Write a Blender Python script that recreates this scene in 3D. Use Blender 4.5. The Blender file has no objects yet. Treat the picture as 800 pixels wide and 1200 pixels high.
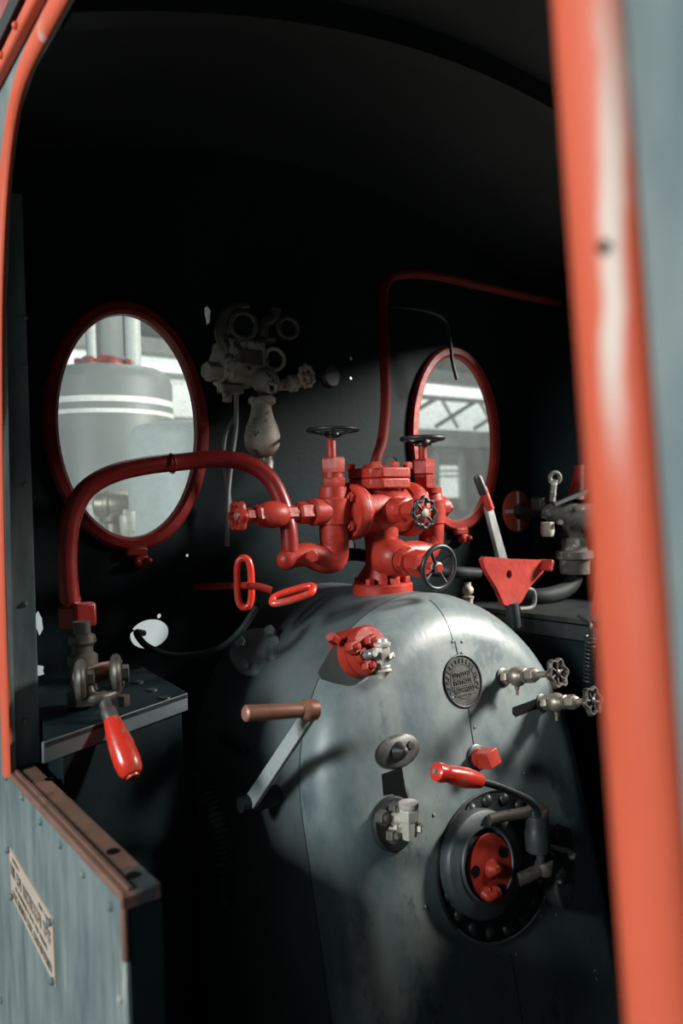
import bpy, bmesh, math, random
from mathutils import Vector as V, Matrix
random.seed(7)
PI = math.pi
sc = bpy.context.scene
COL = sc.collection

# ------------------------------------------------------------------ camera
FPX = 893.75
yaw, pitch, roll = [math.radians(a) for a in (36.647, -0.6315, 1.6066)]
cf = V((math.sin(yaw)*math.cos(pitch), math.cos(yaw)*math.cos(pitch), math.sin(pitch)))
cr = V((math.cos(yaw), -math.sin(yaw), 0)); cu = cr.cross(cf)
cr, cu = math.cos(roll)*cr - math.sin(roll)*cu, math.sin(roll)*cr + math.cos(roll)*cu
cam_d = bpy.data.cameras.new('camera'); cam = bpy.data.objects.new('camera', cam_d); COL.objects.link(cam)
m = Matrix((cr, cu, -cf)).transposed().to_4x4(); cam.matrix_world = m
cam_d.sensor_fit = 'HORIZONTAL'; cam_d.sensor_width = 24.0; cam_d.lens = 24.0*FPX/800
cam_d.clip_start = .02; cam_d.clip_end = 100
cam_d.dof.use_dof = True; cam_d.dof.focus_distance = 1.75; cam_d.dof.aperture_fstop = 2.6
sc.camera = cam

def ray(x, y): return cf + cr*((x-400)/FPX) - cu*((y-600)/FPX)
def on(ax, v, x, y):
    d = ray(x, y); return d*(v/d[ax])
def AX(v, x, y): return on(0, v, x, y)      # point of the lateral plane X = v seen at a pixel
def AY(v, x, y): return on(1, v, x, y)
def AZ(v, x, y): return on(2, v, x, y)
def depth(P): return P.dot(cf)
def sz(n, P): return n*depth(P)/FPX          # size in metres of n pixels at P

# ------------------------------------------------------------------ materials
def nt(name):
    mt = bpy.data.materials.new(name); mt.use_nodes = True
    n = mt.node_tree.nodes; l = mt.node_tree.links
    return mt, n, l, n['Principled BSDF']
def paint(name, c1, c2, c3=None, rough=.5, scale=6, spot=.62, metal=0, bump=.15, bscale=60, spec=.5, stretch=(1,1,1), spotscale=22, coat=0):
    mt, n, l, b = nt(name)
    tc = n.new('ShaderNodeTexCoord'); mp = n.new('ShaderNodeMapping'); mp.inputs['Scale'].default_value = stretch
    l.new(tc.outputs['Object'], mp.inputs['Vector'])
    n1 = n.new('ShaderNodeTexNoise'); n1.inputs['Scale'].default_value = scale; n1.inputs['Detail'].default_value = 8; n1.inputs['Roughness'].default_value = .65
    l.new(mp.outputs[0], n1.inputs['Vector'])
    r1 = n.new('ShaderNodeValToRGB'); r1.color_ramp.elements[0].position = .3; r1.color_ramp.elements[1].position = .7
    r1.color_ramp.elements[0].color = (*c1, 1); r1.color_ramp.elements[1].color = (*c2, 1)
    l.new(n1.outputs['Fac'], r1.inputs['Fac'])
    out = r1.outputs['Color']
    if c3:
        n2 = n.new('ShaderNodeTexNoise'); n2.inputs['Scale'].default_value = spotscale; n2.inputs['Detail'].default_value = 6; n2.inputs['Roughness'].default_value = .7
        l.new(mp.outputs[0], n2.inputs['Vector'])
        r2 = n.new('ShaderNodeValToRGB'); r2.color_ramp.elements[0].position = spot; r2.color_ramp.elements[1].position = spot+.06
        l.new(n2.outputs['Fac'], r2.inputs['Fac'])
        mx = n.new('ShaderNodeMixRGB'); mx.inputs['Color2'].default_value = (*c3, 1)
        l.new(r2.outputs['Color'], mx.inputs['Fac']); l.new(out, mx.inputs['Color1']); out = mx.outputs['Color']
    l.new(out, b.inputs['Base Color'])
    b.inputs['Roughness'].default_value = rough; b.inputs['Metallic'].default_value = metal
    b.inputs['Specular IOR Level'].default_value = spec; b.inputs['Coat Weight'].default_value = coat
    rr = n.new('ShaderNodeMapRange'); rr.inputs['To Min'].default_value = max(.05, rough-.12); rr.inputs['To Max'].default_value = min(1, rough+.15)
    l.new(n1.outputs['Fac'], rr.inputs['Value']); l.new(rr.outputs[0], b.inputs['Roughness'])
    nb = n.new('ShaderNodeTexNoise'); nb.inputs['Scale'].default_value = bscale; nb.inputs['Detail'].default_value = 5
    l.new(mp.outputs[0], nb.inputs['Vector'])
    bp = n.new('ShaderNodeBump'); bp.inputs['Strength'].default_value = bump; bp.inputs['Distance'].default_value = .004
    l.new(nb.outputs['Fac'], bp.inputs['Height']); l.new(bp.outputs['Normal'], b.inputs['Normal'])
    return mt
M = {}
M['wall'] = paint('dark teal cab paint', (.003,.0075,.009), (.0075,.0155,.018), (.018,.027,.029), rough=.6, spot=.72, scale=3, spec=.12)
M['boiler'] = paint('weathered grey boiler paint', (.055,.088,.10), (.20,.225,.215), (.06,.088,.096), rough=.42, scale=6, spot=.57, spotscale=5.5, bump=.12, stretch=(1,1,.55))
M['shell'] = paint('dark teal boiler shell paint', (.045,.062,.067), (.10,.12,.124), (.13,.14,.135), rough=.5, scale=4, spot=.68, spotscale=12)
M['grease'] = paint('greasy blackened steel', (.03,.028,.025), (.12,.105,.09), (.25,.22,.19), rough=.45, spot=.64, metal=.3, scale=20, spotscale=30)
M['armpaint'] = paint('worn grey lever paint', (.24,.28,.28), (.36,.39,.38), (.10,.12,.12), rough=.45, spot=.6, scale=10, spotscale=18)
M['iron'] = paint('black iron', (.012,.015,.016), (.035,.04,.04), (.09,.085,.08), rough=.42, spot=.7, metal=.3)
M['red'] = paint('red enamel', (.24,.016,.010), (.41,.036,.021), (.15,.045,.03), rough=.42, spot=.63, scale=11, spotscale=17, bump=.4, bscale=45, spec=.35)
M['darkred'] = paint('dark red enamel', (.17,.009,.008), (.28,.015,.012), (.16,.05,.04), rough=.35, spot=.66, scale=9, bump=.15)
M['redwood'] = paint('red varnished wood', (.55,.025,.015), (.70,.04,.02), (.36,.11,.06), rough=.28, spot=.56, scale=6, spotscale=16, coat=.25, stretch=(2,2,.5))
M['bead'] = paint('sun worn red edging with highlight streak', (.44,.066,.030), (.56,.10,.05), (.50,.30,.25), rough=.5, spot=.66, scale=5, spotscale=6, bump=.1, stretch=(1,1,.3), spec=.3)
def worn_highlight_streak(mt, y0, hw, z0, z1):
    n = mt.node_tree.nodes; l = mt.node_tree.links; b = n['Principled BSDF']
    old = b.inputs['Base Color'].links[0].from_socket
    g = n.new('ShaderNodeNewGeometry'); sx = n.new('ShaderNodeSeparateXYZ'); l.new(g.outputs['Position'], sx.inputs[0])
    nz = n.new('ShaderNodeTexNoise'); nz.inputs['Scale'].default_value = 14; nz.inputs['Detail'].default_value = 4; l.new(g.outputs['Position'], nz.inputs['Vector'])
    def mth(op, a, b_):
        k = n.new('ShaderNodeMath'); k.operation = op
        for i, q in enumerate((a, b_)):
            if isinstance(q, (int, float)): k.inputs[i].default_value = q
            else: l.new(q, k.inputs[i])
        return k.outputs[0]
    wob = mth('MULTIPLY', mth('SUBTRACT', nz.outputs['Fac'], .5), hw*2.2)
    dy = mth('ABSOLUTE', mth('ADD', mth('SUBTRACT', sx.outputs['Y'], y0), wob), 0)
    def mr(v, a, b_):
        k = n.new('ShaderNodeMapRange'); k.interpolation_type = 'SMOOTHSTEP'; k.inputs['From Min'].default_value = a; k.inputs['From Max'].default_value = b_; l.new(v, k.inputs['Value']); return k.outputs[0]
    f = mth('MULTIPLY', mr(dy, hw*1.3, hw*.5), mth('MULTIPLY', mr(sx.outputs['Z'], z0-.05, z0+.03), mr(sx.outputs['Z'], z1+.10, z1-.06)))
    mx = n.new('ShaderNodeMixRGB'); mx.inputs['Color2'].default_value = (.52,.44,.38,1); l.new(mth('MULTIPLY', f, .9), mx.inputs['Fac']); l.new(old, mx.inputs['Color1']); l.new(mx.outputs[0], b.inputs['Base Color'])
worn_highlight_streak(M['bead'], .2085, .006, .045, .20)  # pale streak: the post's highlight put into the colour along with worn paint
M['sheet'] = paint('streaked grey green sheet paint', (.055,.085,.095), (.20,.23,.223), (.30,.31,.28), rough=.5, scale=8, spot=.62, spotscale=5, stretch=(2.2,2.2,.45), bump=.03, spec=.2)
M['rust'] = paint('rusted brown steel', (.11,.055,.04), (.20,.105,.075), (.035,.045,.048), rough=.6, scale=9, spot=.56, spotscale=5, bump=.3)
M['brass'] = paint('dull brass', (.22,.19,.15), (.36,.32,.265), (.10,.085,.07), rough=.46, spot=.62, metal=.75, scale=30, spotscale=40)
M['pale'] = paint('pale dirty nickel', (.48,.45,.39), (.66,.62,.55), (.2,.18,.15), rough=.45, spot=.62, metal=.35, scale=25, spotscale=45)
M['dirty'] = paint('grimy limed bronze', (.24,.215,.175), (.54,.49,.42), (.07,.06,.05), rough=.6, spot=.55, metal=.25, scale=14, spotscale=25, bump=.35)
M['steel'] = paint('bare grey steel', (.22,.24,.24), (.40,.42,.41), (.10,.09,.08), rough=.4, spot=.63, metal=.6, scale=12)
M['cover'] = paint('blackened cover paint', (.028,.038,.042), (.062,.076,.08), (.09,.10,.10), rough=.5, spot=.7, scale=8)
M['shade_darkened'] = paint('shade darkened red pipe paint', (.09,.008,.006), (.15,.014,.010), (.06,.03,.022), rough=.6, spot=.64, scale=9, spec=.15)  # darker red painted in for the shade on the riser pipe
M['void'] = paint('black recess shade', (.002,.0025,.003), (.006,.007,.007), (.03,.03,.03), rough=.9, spot=.68, spec=.05)  # flat black in place of the shade inside slots and holes
M['limed'] = paint('limescaled dark bronze', (.05,.047,.043), (.13,.12,.105), (.40,.38,.34), rough=.6, spot=.57, metal=.2, scale=14, spotscale=20, bump=.35)
M['strap'] = paint('rusty black strap', (.03,.027,.025), (.075,.058,.047), (.015,.017,.018), rough=.6, spot=.55, metal=.2)
M['copper'] = paint('worn copper brown grip', (.26,.11,.075), (.37,.175,.12), (.15,.065,.05), rough=.42, spot=.64, metal=.3, scale=20)
M['rubber'] = paint('black rubber', (.010,.013,.014), (.02,.025,.026), rough=.6, spec=.15)
M['cable'] = paint('grey cable sheath', (.22,.25,.25), (.32,.35,.35), rough=.5)
M['plate'] = paint('tan enamel plate', (.36,.29,.235), (.44,.36,.30), (.24,.18,.14), rough=.5, spot=.7)
M['ink'] = paint('brown worn lettering', (.06,.045,.035), (.12,.09,.07), rough=.7)
M['badge'] = paint('cast iron badge', (.028,.03,.03), (.075,.075,.07), (.035,.035,.035), rough=.45, spot=.55, metal=.4, scale=30, spotscale=40)
M['white'] = paint('white line paint', (.75,.75,.72), (.82,.82,.79), rough=.5)
M['dome'] = paint('grey dome paint', (.13,.15,.15), (.19,.21,.205), rough=.5, scale=3)
M['dome2'] = paint('pale grey dome paint', (.42,.45,.44), (.50,.53,.52), (.35,.37,.36), rough=.5, scale=3, spot=.68)
M['hall'] = paint('pale hall plaster', (.44,.44,.42), (.55,.55,.53), rough=.8, scale=1)
M['hallpink'] = paint('dull pink grey hall boards', (.20,.17,.165), (.27,.24,.23), rough=.8, scale=1)
M['beam'] = paint('pale painted beam', (.42,.43,.42), (.55,.56,.55), rough=.6, scale=3)
M['greybeam'] = paint('grey hall roof boards', (.16,.18,.18), (.23,.25,.25), rough=.7, scale=1)
M['ground'] = paint('grey gravel ground', (.25,.25,.24), (.40,.40,.38), rough=.9, scale=3)
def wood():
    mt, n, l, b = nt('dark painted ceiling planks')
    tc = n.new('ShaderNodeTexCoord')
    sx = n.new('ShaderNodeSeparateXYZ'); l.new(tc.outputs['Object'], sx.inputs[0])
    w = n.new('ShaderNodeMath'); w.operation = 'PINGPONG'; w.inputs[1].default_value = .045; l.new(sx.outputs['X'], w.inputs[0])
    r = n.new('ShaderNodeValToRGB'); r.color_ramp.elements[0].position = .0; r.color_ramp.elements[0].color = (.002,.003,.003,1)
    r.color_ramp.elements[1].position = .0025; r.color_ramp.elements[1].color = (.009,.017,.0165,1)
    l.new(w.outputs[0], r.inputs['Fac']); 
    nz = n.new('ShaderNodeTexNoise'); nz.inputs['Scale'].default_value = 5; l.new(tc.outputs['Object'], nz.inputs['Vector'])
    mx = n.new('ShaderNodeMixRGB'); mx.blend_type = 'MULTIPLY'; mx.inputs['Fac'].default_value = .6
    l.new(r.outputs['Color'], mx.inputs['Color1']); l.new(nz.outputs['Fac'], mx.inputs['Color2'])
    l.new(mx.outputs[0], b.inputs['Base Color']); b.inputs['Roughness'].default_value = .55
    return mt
M['ceiling'] = wood()
def glass():
    mt, n, l, b = nt('dusty window glass')
    tr = n.new('ShaderNodeBsdfTransparent'); tr.inputs['Color'].default_value = (.93,.96,.95,1)
    df = n.new('ShaderNodeBsdfTranslucent'); df.inputs['Color'].default_value = (.75,.78,.76,1)
    gl = n.new('ShaderNodeBsdfGlossy'); gl.inputs['Roughness'].default_value = .05
    tc = n.new('ShaderNodeTexCoord'); nz = n.new('ShaderNodeTexNoise'); nz.inputs['Scale'].default_value = 16; nz.inputs['Detail'].default_value = 14; nz.inputs['Roughness'].default_value = .9
    l.new(tc.outputs['Object'], nz.inputs['Vector'])
    mr = n.new('ShaderNodeMapRange'); mr.inputs['From Min'].default_value = .35; mr.inputs['From Max'].default_value = .75
    mr.inputs['To Min'].default_value = .04; mr.inputs['To Max'].default_value = .36
    l.new(nz.outputs['Fac'], mr.inputs['Value'])
    m1 = n.new('ShaderNodeMixShader'); l.new(mr.outputs[0], m1.inputs[0]); l.new(tr.outputs[0], m1.inputs[1]); l.new(df.outputs[0], m1.inputs[2])
    m2 = n.new('ShaderNodeMixShader'); m2.inputs[0].default_value = .04; l.new(m1.outputs[0], m2.inputs[1]); l.new(gl.outputs[0], m2.inputs[2])
    l.new(m2.outputs[0], n['Material Output'].inputs['Surface'])
    return mt
M['glass'] = glass()
def emit(name, c, s):
    mt, n, l, b = nt(name); b.inputs['Base Color'].default_value = (*c, 1)
    b.inputs['Emission Color'].default_value = (*c, 1); b.inputs['Emission Strength'].default_value = s
    return mt
M['skylight'] = emit('daylit skylight glazing', (.9,.93,.9), .75)

# ------------------------------------------------------------------ mesh builder
def basis(ax):
    ax = V(ax).normalized()
    h = V((0,0,1)) if abs(ax.z) < .9 else V((1,0,0))
    a = ax.cross(h).normalized(); b = ax.cross(a).normalized()
    return ax, a, b
def crom(P, k=8):
    P = [V(p) for p in P]; out = []
    for i in range(len(P)-1):
        p0 = P[i-1] if i else P[0]*2-P[1]; p1 = P[i]; p2 = P[i+1]; p3 = P[i+2] if i+2 < len(P) else P[-1]*2-P[-2]
        for j in range(k):
            t = j/k
            out.append(.5*((2*p1)+(p2-p0)*t+(2*p0-5*p1+4*p2-p3)*t*t+(3*p1-p0-3*p2+p3)*t**3))
    out.append(P[-1]); return out
class MB:
    def __init__(s): s.v = []; s.f = []
    def ring(s, pts):
        i = len(s.v); s.v += [V(p) for p in pts]; return list(range(i, i+len(pts)))
    def bridge(s, a, b):
        n = len(a)
        for i in range(n): s.f.append((a[i], a[(i+1) % n], b[(i+1) % n], b[i]))
    def lathe(s, o, ax, prof, n=28, cap=True, rot=0, ell=(1,1), ab=None):
        ax, a, b = basis(ax); o = V(o)
        if ab: a, b = V(ab[0]), V(ab[1])
        prev = None; first = None
        for (t, r) in prof:
            rg = s.ring([o+ax*t+(a*(math.cos(rot+2*PI*i/n)*ell[0])+b*(math.sin(rot+2*PI*i/n)*ell[1]))*max(r, 1e-5) for i in range(n)])
            if prev: s.bridge(prev, rg)
            else: first = rg
            prev = rg
        if cap: s.f.append(tuple(reversed(first))); s.f.append(tuple(prev))
        return s
    def hexn(s, o, ax, r, h, rot=.3, c=.12):
        return s.lathe(o, ax, [(0, r), (h*(1-c), r), (h, r*.86)], n=6, rot=rot)
    def ball(s, o, r, n=20, ax=(0,0,1), sq=1):
        return s.lathe(V(o), ax, [(-r*sq*math.cos(PI*i/12), r*math.sin(PI*i/12)) for i in range(13)], n=n)
    def tube(s, P, r, n=14, closed=False, cap=True, ell=None, up=None):
        P = [V(p) for p in P]; L = len(P); prev = None; first = None; a = None
        for i, p in enumerate(P):
            if closed: t = P[(i+1) % L]-P[i-1]
            else: t = P[min(i+1, L-1)]-P[max(i-1, 0)]
            t.normalize()
            if up is not None: a = (V(up)-t*t.dot(V(up))).normalized()
            elif a is None: a = basis(t)[1]
            else: a = (a-t*t.dot(a)).normalized()
            b = t.cross(a)
            rr = r[i] if isinstance(r, (list, tuple)) else r
            ra, rb = (rr, rr) if ell is None else ell
            rg = s.ring([p+a*(math.cos(2*PI*k/n)*ra)+b*(math.sin(2*PI*k/n)*rb) for k in range(n)])
            if prev: s.bridge(prev, rg)
            else: first = rg
            prev = rg
        if closed: s.bridge(prev, first)
        elif cap: s.f.append(tuple(reversed(first))); s.f.append(tuple(prev))
        return s
    def torus(s, c, ax, R, r, n=36, m=10, wav=0, lobes=6, ell=(1,1), ab=None, sq=1):
        ax, a, b = basis(ax); c = V(c)
        if ab: a, b = V(ab[0]), V(ab[1])
        P = []
        first = prev = None
        for i in range(n):
            t = 2*PI*i/n; k = R*(1+wav*math.cos(lobes*t))
            d = a*math.cos(t)*ell[0]+b*math.sin(t)*ell[1]
            rg = s.ring([c+d*k+d.normalized()*(r*math.cos(2*PI*j/m))+ax*(r*sq*math.sin(2*PI*j/m)) for j in range(m)])
            if prev: s.bridge(prev, rg)
            else: first = rg
            prev = rg
        s.bridge(prev, first); return s
    def box(s, o, size, ex=(1,0,0), ey=(0,1,0), ez=(0,0,1)):
        o = V(o); ex, ey, ez = V(ex), V(ey), V(ez); x, y, z = [q/2 for q in size]
        b = s.ring([o+ex*x*i+ey*y*j+ez*z*k for i, j, k in ((-1,-1,-1),(1,-1,-1),(1,1,-1),(-1,1,-1),(-1,-1,1),(1,-1,1),(1,1,1),(-1,1,1))])
        for q in ((0,3,2,1),(4,5,6,7),(0,1,5,4),(1,2,6,5),(2,3,7,6),(3,0,4,7)): s.f.append(tuple(b[i] for i in q))
        return s
    def prism(s, pts, h):          # closed outline of 3-D points pushed along the vector h
        a = s.ring(pts); b = s.ring([V(p)+V(h) for p in pts]); s.bridge(a, b)
        s.f.append(tuple(reversed(a))); s.f.append(tuple(b)); return s
    def build(s, name, mat, parent=None, bevel=0, angle=38, kind=None, label=None):
        off = V((0,0,0)); p = parent
        while p is not None: off += p.location; p = p.parent
        me = bpy.data.meshes.new(name); org = V((0,0,0))
        if parent is None:
            org = sum(s.v, V((0,0,0)))/len(s.v)
        me.from_pydata([v-off-org for v in s.v], [], s.f)
        bm = bmesh.new(); bm.from_mesh(me); bmesh.ops.recalc_face_normals(bm, faces=bm.faces); bm.to_mesh(me); bm.free()
        me.materials.append(M[mat]); me.shade_smooth(); me.set_sharp_from_angle(angle=math.radians(angle))
        o = bpy.data.objects.new(name, me); o.location = org; COL.objects.link(o)
        if parent is not None: o.parent = parent
        if bevel:
            bv = o.modifiers.new('bevel', 'BEVEL'); bv.width = bevel; bv.segments = 2; bv.limit_method = 'ANGLE'; bv.angle_limit = math.radians(40)
        if kind: o['kind'] = kind
        if label: o['label'] = label
        return o
def thing(name, label, cat, loc, group=None):
    o = bpy.data.objects.new(name, None); COL.objects.link(o); o.location = V(loc); o.empty_display_size = .05
    o['label'] = label; o['category'] = cat
    if group: o['group'] = group
    return o
def tag(o, label, cat, group=None):
    o['label'] = label; o['category'] = cat
    if group: o['group'] = group
    return o
def sheet(name, mat, outline, holes, to3, th, kind='structure', parent=None):
    """flat plate with holes: 2-D outline and hole rings, filled and thickened; to3 maps (u,v,w) to the place"""
    cu_ = bpy.data.curves.new('tmp', 'CURVE'); cu_.dimensions = '2D'; cu_.fill_mode = 'BOTH'; cu_.extrude = th/2
    for ringp in [outline]+holes:
        sp = cu_.splines.new('POLY'); sp.points.add(len(ringp)-1); sp.use_cyclic_u = True
        for p, q in zip(sp.points, ringp): p.co = (q[0], q[1], 0, 1)
    ob = bpy.data.objects.new('tmp', cu_); COL.objects.link(ob)
    dg = bpy.context.evaluated_depsgraph_get(); dg.update()
    me = bpy.data.meshes.new_from_object(ob.evaluated_get(dg))
    bpy.data.objects.remove(ob); bpy.data.curves.remove(cu_)
    mb = MB(); mb.v = [V(to3(*v.co)) for v in me.vertices]; mb.f = [tuple(p.vertices) for p in me.polygons]
    bpy.data.meshes.remove(me)
    return mb.build(name, mat, parent, kind=kind, angle=30)
def ellipse(cx, cy, a, b, n=72): return [(cx+a*math.cos(2*PI*i/n), cy+b*math.sin(2*PI*i/n)) for i in range(n)]
def bolt(parent, P, ax, r, h, mat, stud=True, name='bolt', rot=.3):
    mb = MB().hexn(V(P)-V(ax).normalized()*h*.25, ax, r, h*1.25, rot=rot)
    if stud: mb.lathe(V(P)+V(ax).normalized()*h, ax, [(-.001, r*.5), (h*.35, r*.5), (h*.45, r*.35)], n=12)
    return mb.build(name, mat, parent)
def wheel(parent, c, ax, R, r, spokes, mat, hub=.25, dish=0, wav=0, lobes=6, name='handwheel', hubmat=None, sq=1, label=None, rot=0):
    ax_, a, b = basis(ax); c = V(c)
    w = MB().torus(c, ax_, R, r, wav=wav, lobes=lobes, n=60, sq=sq).build(name, mat, parent, label=label)
    hc = c-ax_*dish
    MB().lathe(hc-ax_*r*1.2, ax_, [(0, R*hub), (r*2.2, R*hub*.9), (r*2.6, R*hub*.6)], n=18).build('hub', hubmat or mat, w)
    for k in range(spokes):
        t = 2*PI*k/spokes+rot; d = a*math.cos(t)+b*math.sin(t)
        MB().tube([hc+d*R*hub*.6, hc+d*R*.55+ax_*dish*.25, c+d*R*(.98 if not wav else .9)], r*.62, n=8).build('spoke', mat, w)
    return w

# ------------------------------------------------------------------ the cab
YF = 1.8; XS = .33; KS = .33/.36; XR = 2.2; ZF = -1.45; XC = 1.26
WIN = [(0.703, .203), (1.815, .203)]
# front wall with its two window openings and the daylight holes in it
holes = [ellipse(x, z, .185, .283) for x, z in WIN]
def hole_px(x, y, rx, ry, n=16, jit=0):
    c = AY(YF, x, y); k = depth(c)/FPX
    return [(c.x+math.cos(2*PI*i/n)*rx*k*1.35*(1+random.uniform(-jit, jit)), c.z+math.sin(2*PI*i/n)*ry*k*(1+random.uniform(-jit, jit))) for i in range(n)]
for h in [(176,743,18,17,28,.0), (244,369,3.5,11,12,.25), (412,420,2,2.2,8,0), (412,443,2,2.2,8,0), (459,543,7,8,16,0), (410,640,6,10,16,0),
          (46,730,4,13,12,.35), (46,787,5,7,10,.25), (187,722,2.4,3,8,0), (155,739,1.6,1.6,8,0), (220,651,2,2,8,0), (226,687,3.5,3.5,10,0), (617,642,1.2,1.2,8,0)]:
    holes.append(hole_px(*h[:4], n=h[4], jit=h[5]))
roof_z = lambda x: .76+.20*(1-((x-1.28)/.95)**2)
front = [(XS+.004, ZF), (XR-.004, ZF)]+[(XR-.004-(XR-XS-.008)*i/20, roof_z(XR-.004-(XR-XS-.008)*i/20)+.012) for i in range(21)]
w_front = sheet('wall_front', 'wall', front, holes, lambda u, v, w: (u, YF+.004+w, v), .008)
# left side sheet: front pillar, low panel with the notice plate, rear post
ER = lambda z: .2445+.0275*z*2                      # slightly leaning rear edge of the doorway
lo = [(1.80, ZF), (.898, ZF), (.898, -.469), (1.445, -.469)]
lo += [(y*KS, z*KS) for y, z in ((1.568, -.2), (1.545, .2), (1.528, .40), (1.475, .57), (1.43, .65), (1.385, .697), (1.30, .724), (.45, .735), (.34, .70), (ER(.55), .58), (ER(.3), .3), (ER(-.3), -.3))]
lo += [(ER(-.5)*KS, ZF), (-.30, ZF), (-.30, .778), (1.80, .778)]
w_left = sheet('wall_left', 'sheet', lo, [], lambda u, v, w: (XS+w, u, v), .008)
# right side sheet; opposite doorway's unseen outline shaped to trim the far light
ro = [(1.80, ZF), (1.80, .778), (-.30, .778), (-.30, ZF)]
w_right = sheet('wall_right', 'wall', ro, [[(1.47, -.24), (1.47, .60), (1.40, .67), (.58, .67), (.51, .60), (.51, .12), (.54, .0), (.61, -.12), (.71, -.20), (.82, -.24)]], lambda u, v, w: (XR+w, u, v), .008)
sheet('wall_rear_unseen', 'wall', front, [], lambda u, v, w: (u, -.306+w, v), .008)  # unseen rear wall, closed right across to keep the cab dark
MB().box((1.28, .75, ZF-.02), (1.86, 2.12, .04)).build('floor', 'iron', kind='structure')
# curved plank ceiling with its cross beam
cb = MB(); xs = [.31+1.94*i/40 for i in range(41)]
a = cb.ring([(x, -.36, roof_z(x)) for x in xs]+[(x, -.36, roof_z(x)+.03) for x in reversed(xs)])
b = cb.ring([(x, 1.86, roof_z(x)) for x in xs]+[(x, 1.86, roof_z(x)+.03) for x in reversed(xs)])
cb.bridge(a, b); cb.f += [tuple(reversed(a)), tuple(b)]
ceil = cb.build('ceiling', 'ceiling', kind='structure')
cb = MB(); xs = [.37+1.82*i/30 for i in range(31)]
a = cb.ring([(x, 1.12, roof_z(x)+.001) for x in xs]+[(x, 1.12, roof_z(x)-.05) for x in reversed(xs)])
b = cb.ring([(x, 1.17, roof_z(x)+.001) for x in xs]+[(x, 1.17, roof_z(x)-.05) for x in reversed(xs)])
cb.bridge(a, b); cb.f += [tuple(reversed(a)), tuple(b)]
cb.build('roof_rib', 'ceiling', ceil)
# red edging round the doorway
bead = [(y*KS, z) for y, z in [(1.592, -.469/KS), (1.588, -.2), (1.572, .1), (1.548, .33), (1.52, .46), (1.478, .575), (1.435, .65), (1.385, .70), (1.30, .733), (1.1, .741), (.6, .745), (.40, .735), (.30, .68), (ER(.55)-.013, .57), (ER(.3)-.014, .3), (ER(0)-.014, 0), (ER(-.3)-.014, -.3), (ER(-.5)-.014, -.5), (ER(-.5)-.014, (ZF+.002)/KS)]]; bead = [(y, z*KS) for y, z in bead]
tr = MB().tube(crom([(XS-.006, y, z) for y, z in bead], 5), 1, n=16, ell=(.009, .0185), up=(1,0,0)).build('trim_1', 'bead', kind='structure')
pb = AX(XS-.0145, 708, 290)
MB().lathe(pb, (-1,0,0), [(-.006, .0034), (.0012, .0034), (.0006, .0015)], n=14).build('bolt_hole', 'rubber', tr)
# roof edge strip with rivets over the doorway
gt = MB().box((XS-.012, .76, .722), (.016, 2.1, .024)).build('trim_2', 'bead', kind='structure', bevel=.004)
MB().box((XS-.006, .76, .815), (.010, 2.1, .16)).build('fascia', 'darkred', gt)
for k in range(16):
    MB().ball((XS-.021, .2+.09*k, .722), .006, n=10).build('rivet', 'bead', gt)
# dark riveted angle inside the front pillar
ang = MB().box((XS+.029, 1.475, .06), (.05, .008, 1.05)).build('trim_3', 'sheet', kind='structure', bevel=.002)
for y in (372, 430, 568, 708, 845):
    p = AY(1.470, 29, y); MB().ball(p, .0055, n=10, ax=(0,1,0)).build('rivet', 'sheet', ang)
# rusty cap strip on the low panel
cap = MB()
cap.prism([(XS-.008, .895, -.475), (XS+.042, .895, -.475), (XS+.042, .895, -.463), (XS-.008, .895, -.463)], (0, .575, 0))
cap.prism([(XS-.009, .893, -.482), (XS+.042, .893, -.482), (XS+.042, .893, -.463), (XS-.009, .893, -.463)], (0, .006, 0))
cap.prism([(XS-.009, .893, -.545), (XS-.001, .893, -.545), (XS-.001, .893, -.463), (XS-.009, .893, -.463)], (0, .012, 0))
capo = cap.build('trim_4', 'rust', kind='structure', bevel=.003)
MB().box((XS+.0205, .897, -.965), (.042, .006, .966)).build('end_face', 'wall', capo)
MB().box((XS+.004, 1.18, -.4615), (.005, .56, .005)).build('lip', 'rust', capo)
for x, y in ((132,998), (155,1026), (58,913)):
    p = AZ(-.4625, x, y); MB().lathe(p, (0,0,1), [(-.004, .0085), (.0012, .0085), (.0008, .006)], n=18).build('screw_hole_shade', 'void', capo)
for x, y in ((8,911), (27,934), (48,963), (71,990), (98,1024), (130,1062), (142,1170), (2,1172)):
    p = AX(XS-.004, x, y); MB().ball(p, .0062, n=12, ax=(1,0,0)).build('rivet', 'sheet', w_left)

# windows: red oval rings, dusty panes, latches
for k, (x, z) in enumerate(WIN):
    wf = MB()
    n = 72; prof = [(.004, .172), (-.012, .174), (-.019, .182), (-.019, .200), (-.012, .207), (.0, .207)]
    rings = [wf.ring([(x+(r)*math.cos(2*PI*i/n), YF+d, z+(r+.097)*math.sin(2*PI*i/n)) for i in range(n)]) for d, r in prof]
    for q in range(len(rings)-1): wf.bridge(rings[q], rings[q+1])
    wf.bridge(rings[-1], rings[0])
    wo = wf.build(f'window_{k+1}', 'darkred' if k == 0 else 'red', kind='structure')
    g = MB(); g.lathe((x, YF+.003, z), (0,1,0), [(0, 1), (.003, 1)], n=72, ell=(.1735, .2705), ab=((1,0,0),(0,0,1))); g.build('glass_pane', 'glass', wo)
    zb = z-.305
    lt = MB().box((x+.0, YF-.016, zb), (.055, .02, .024)).box((x+.012, YF-.016, zb-.024), (.034, .024, .03))
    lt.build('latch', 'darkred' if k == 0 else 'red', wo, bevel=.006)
    for dx in (-.004, .026): MB().ball((x+dx, YF-.03, zb-.024), .009, n=12).build('knuckle', 'darkred' if k == 0 else 'red', wo)

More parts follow.
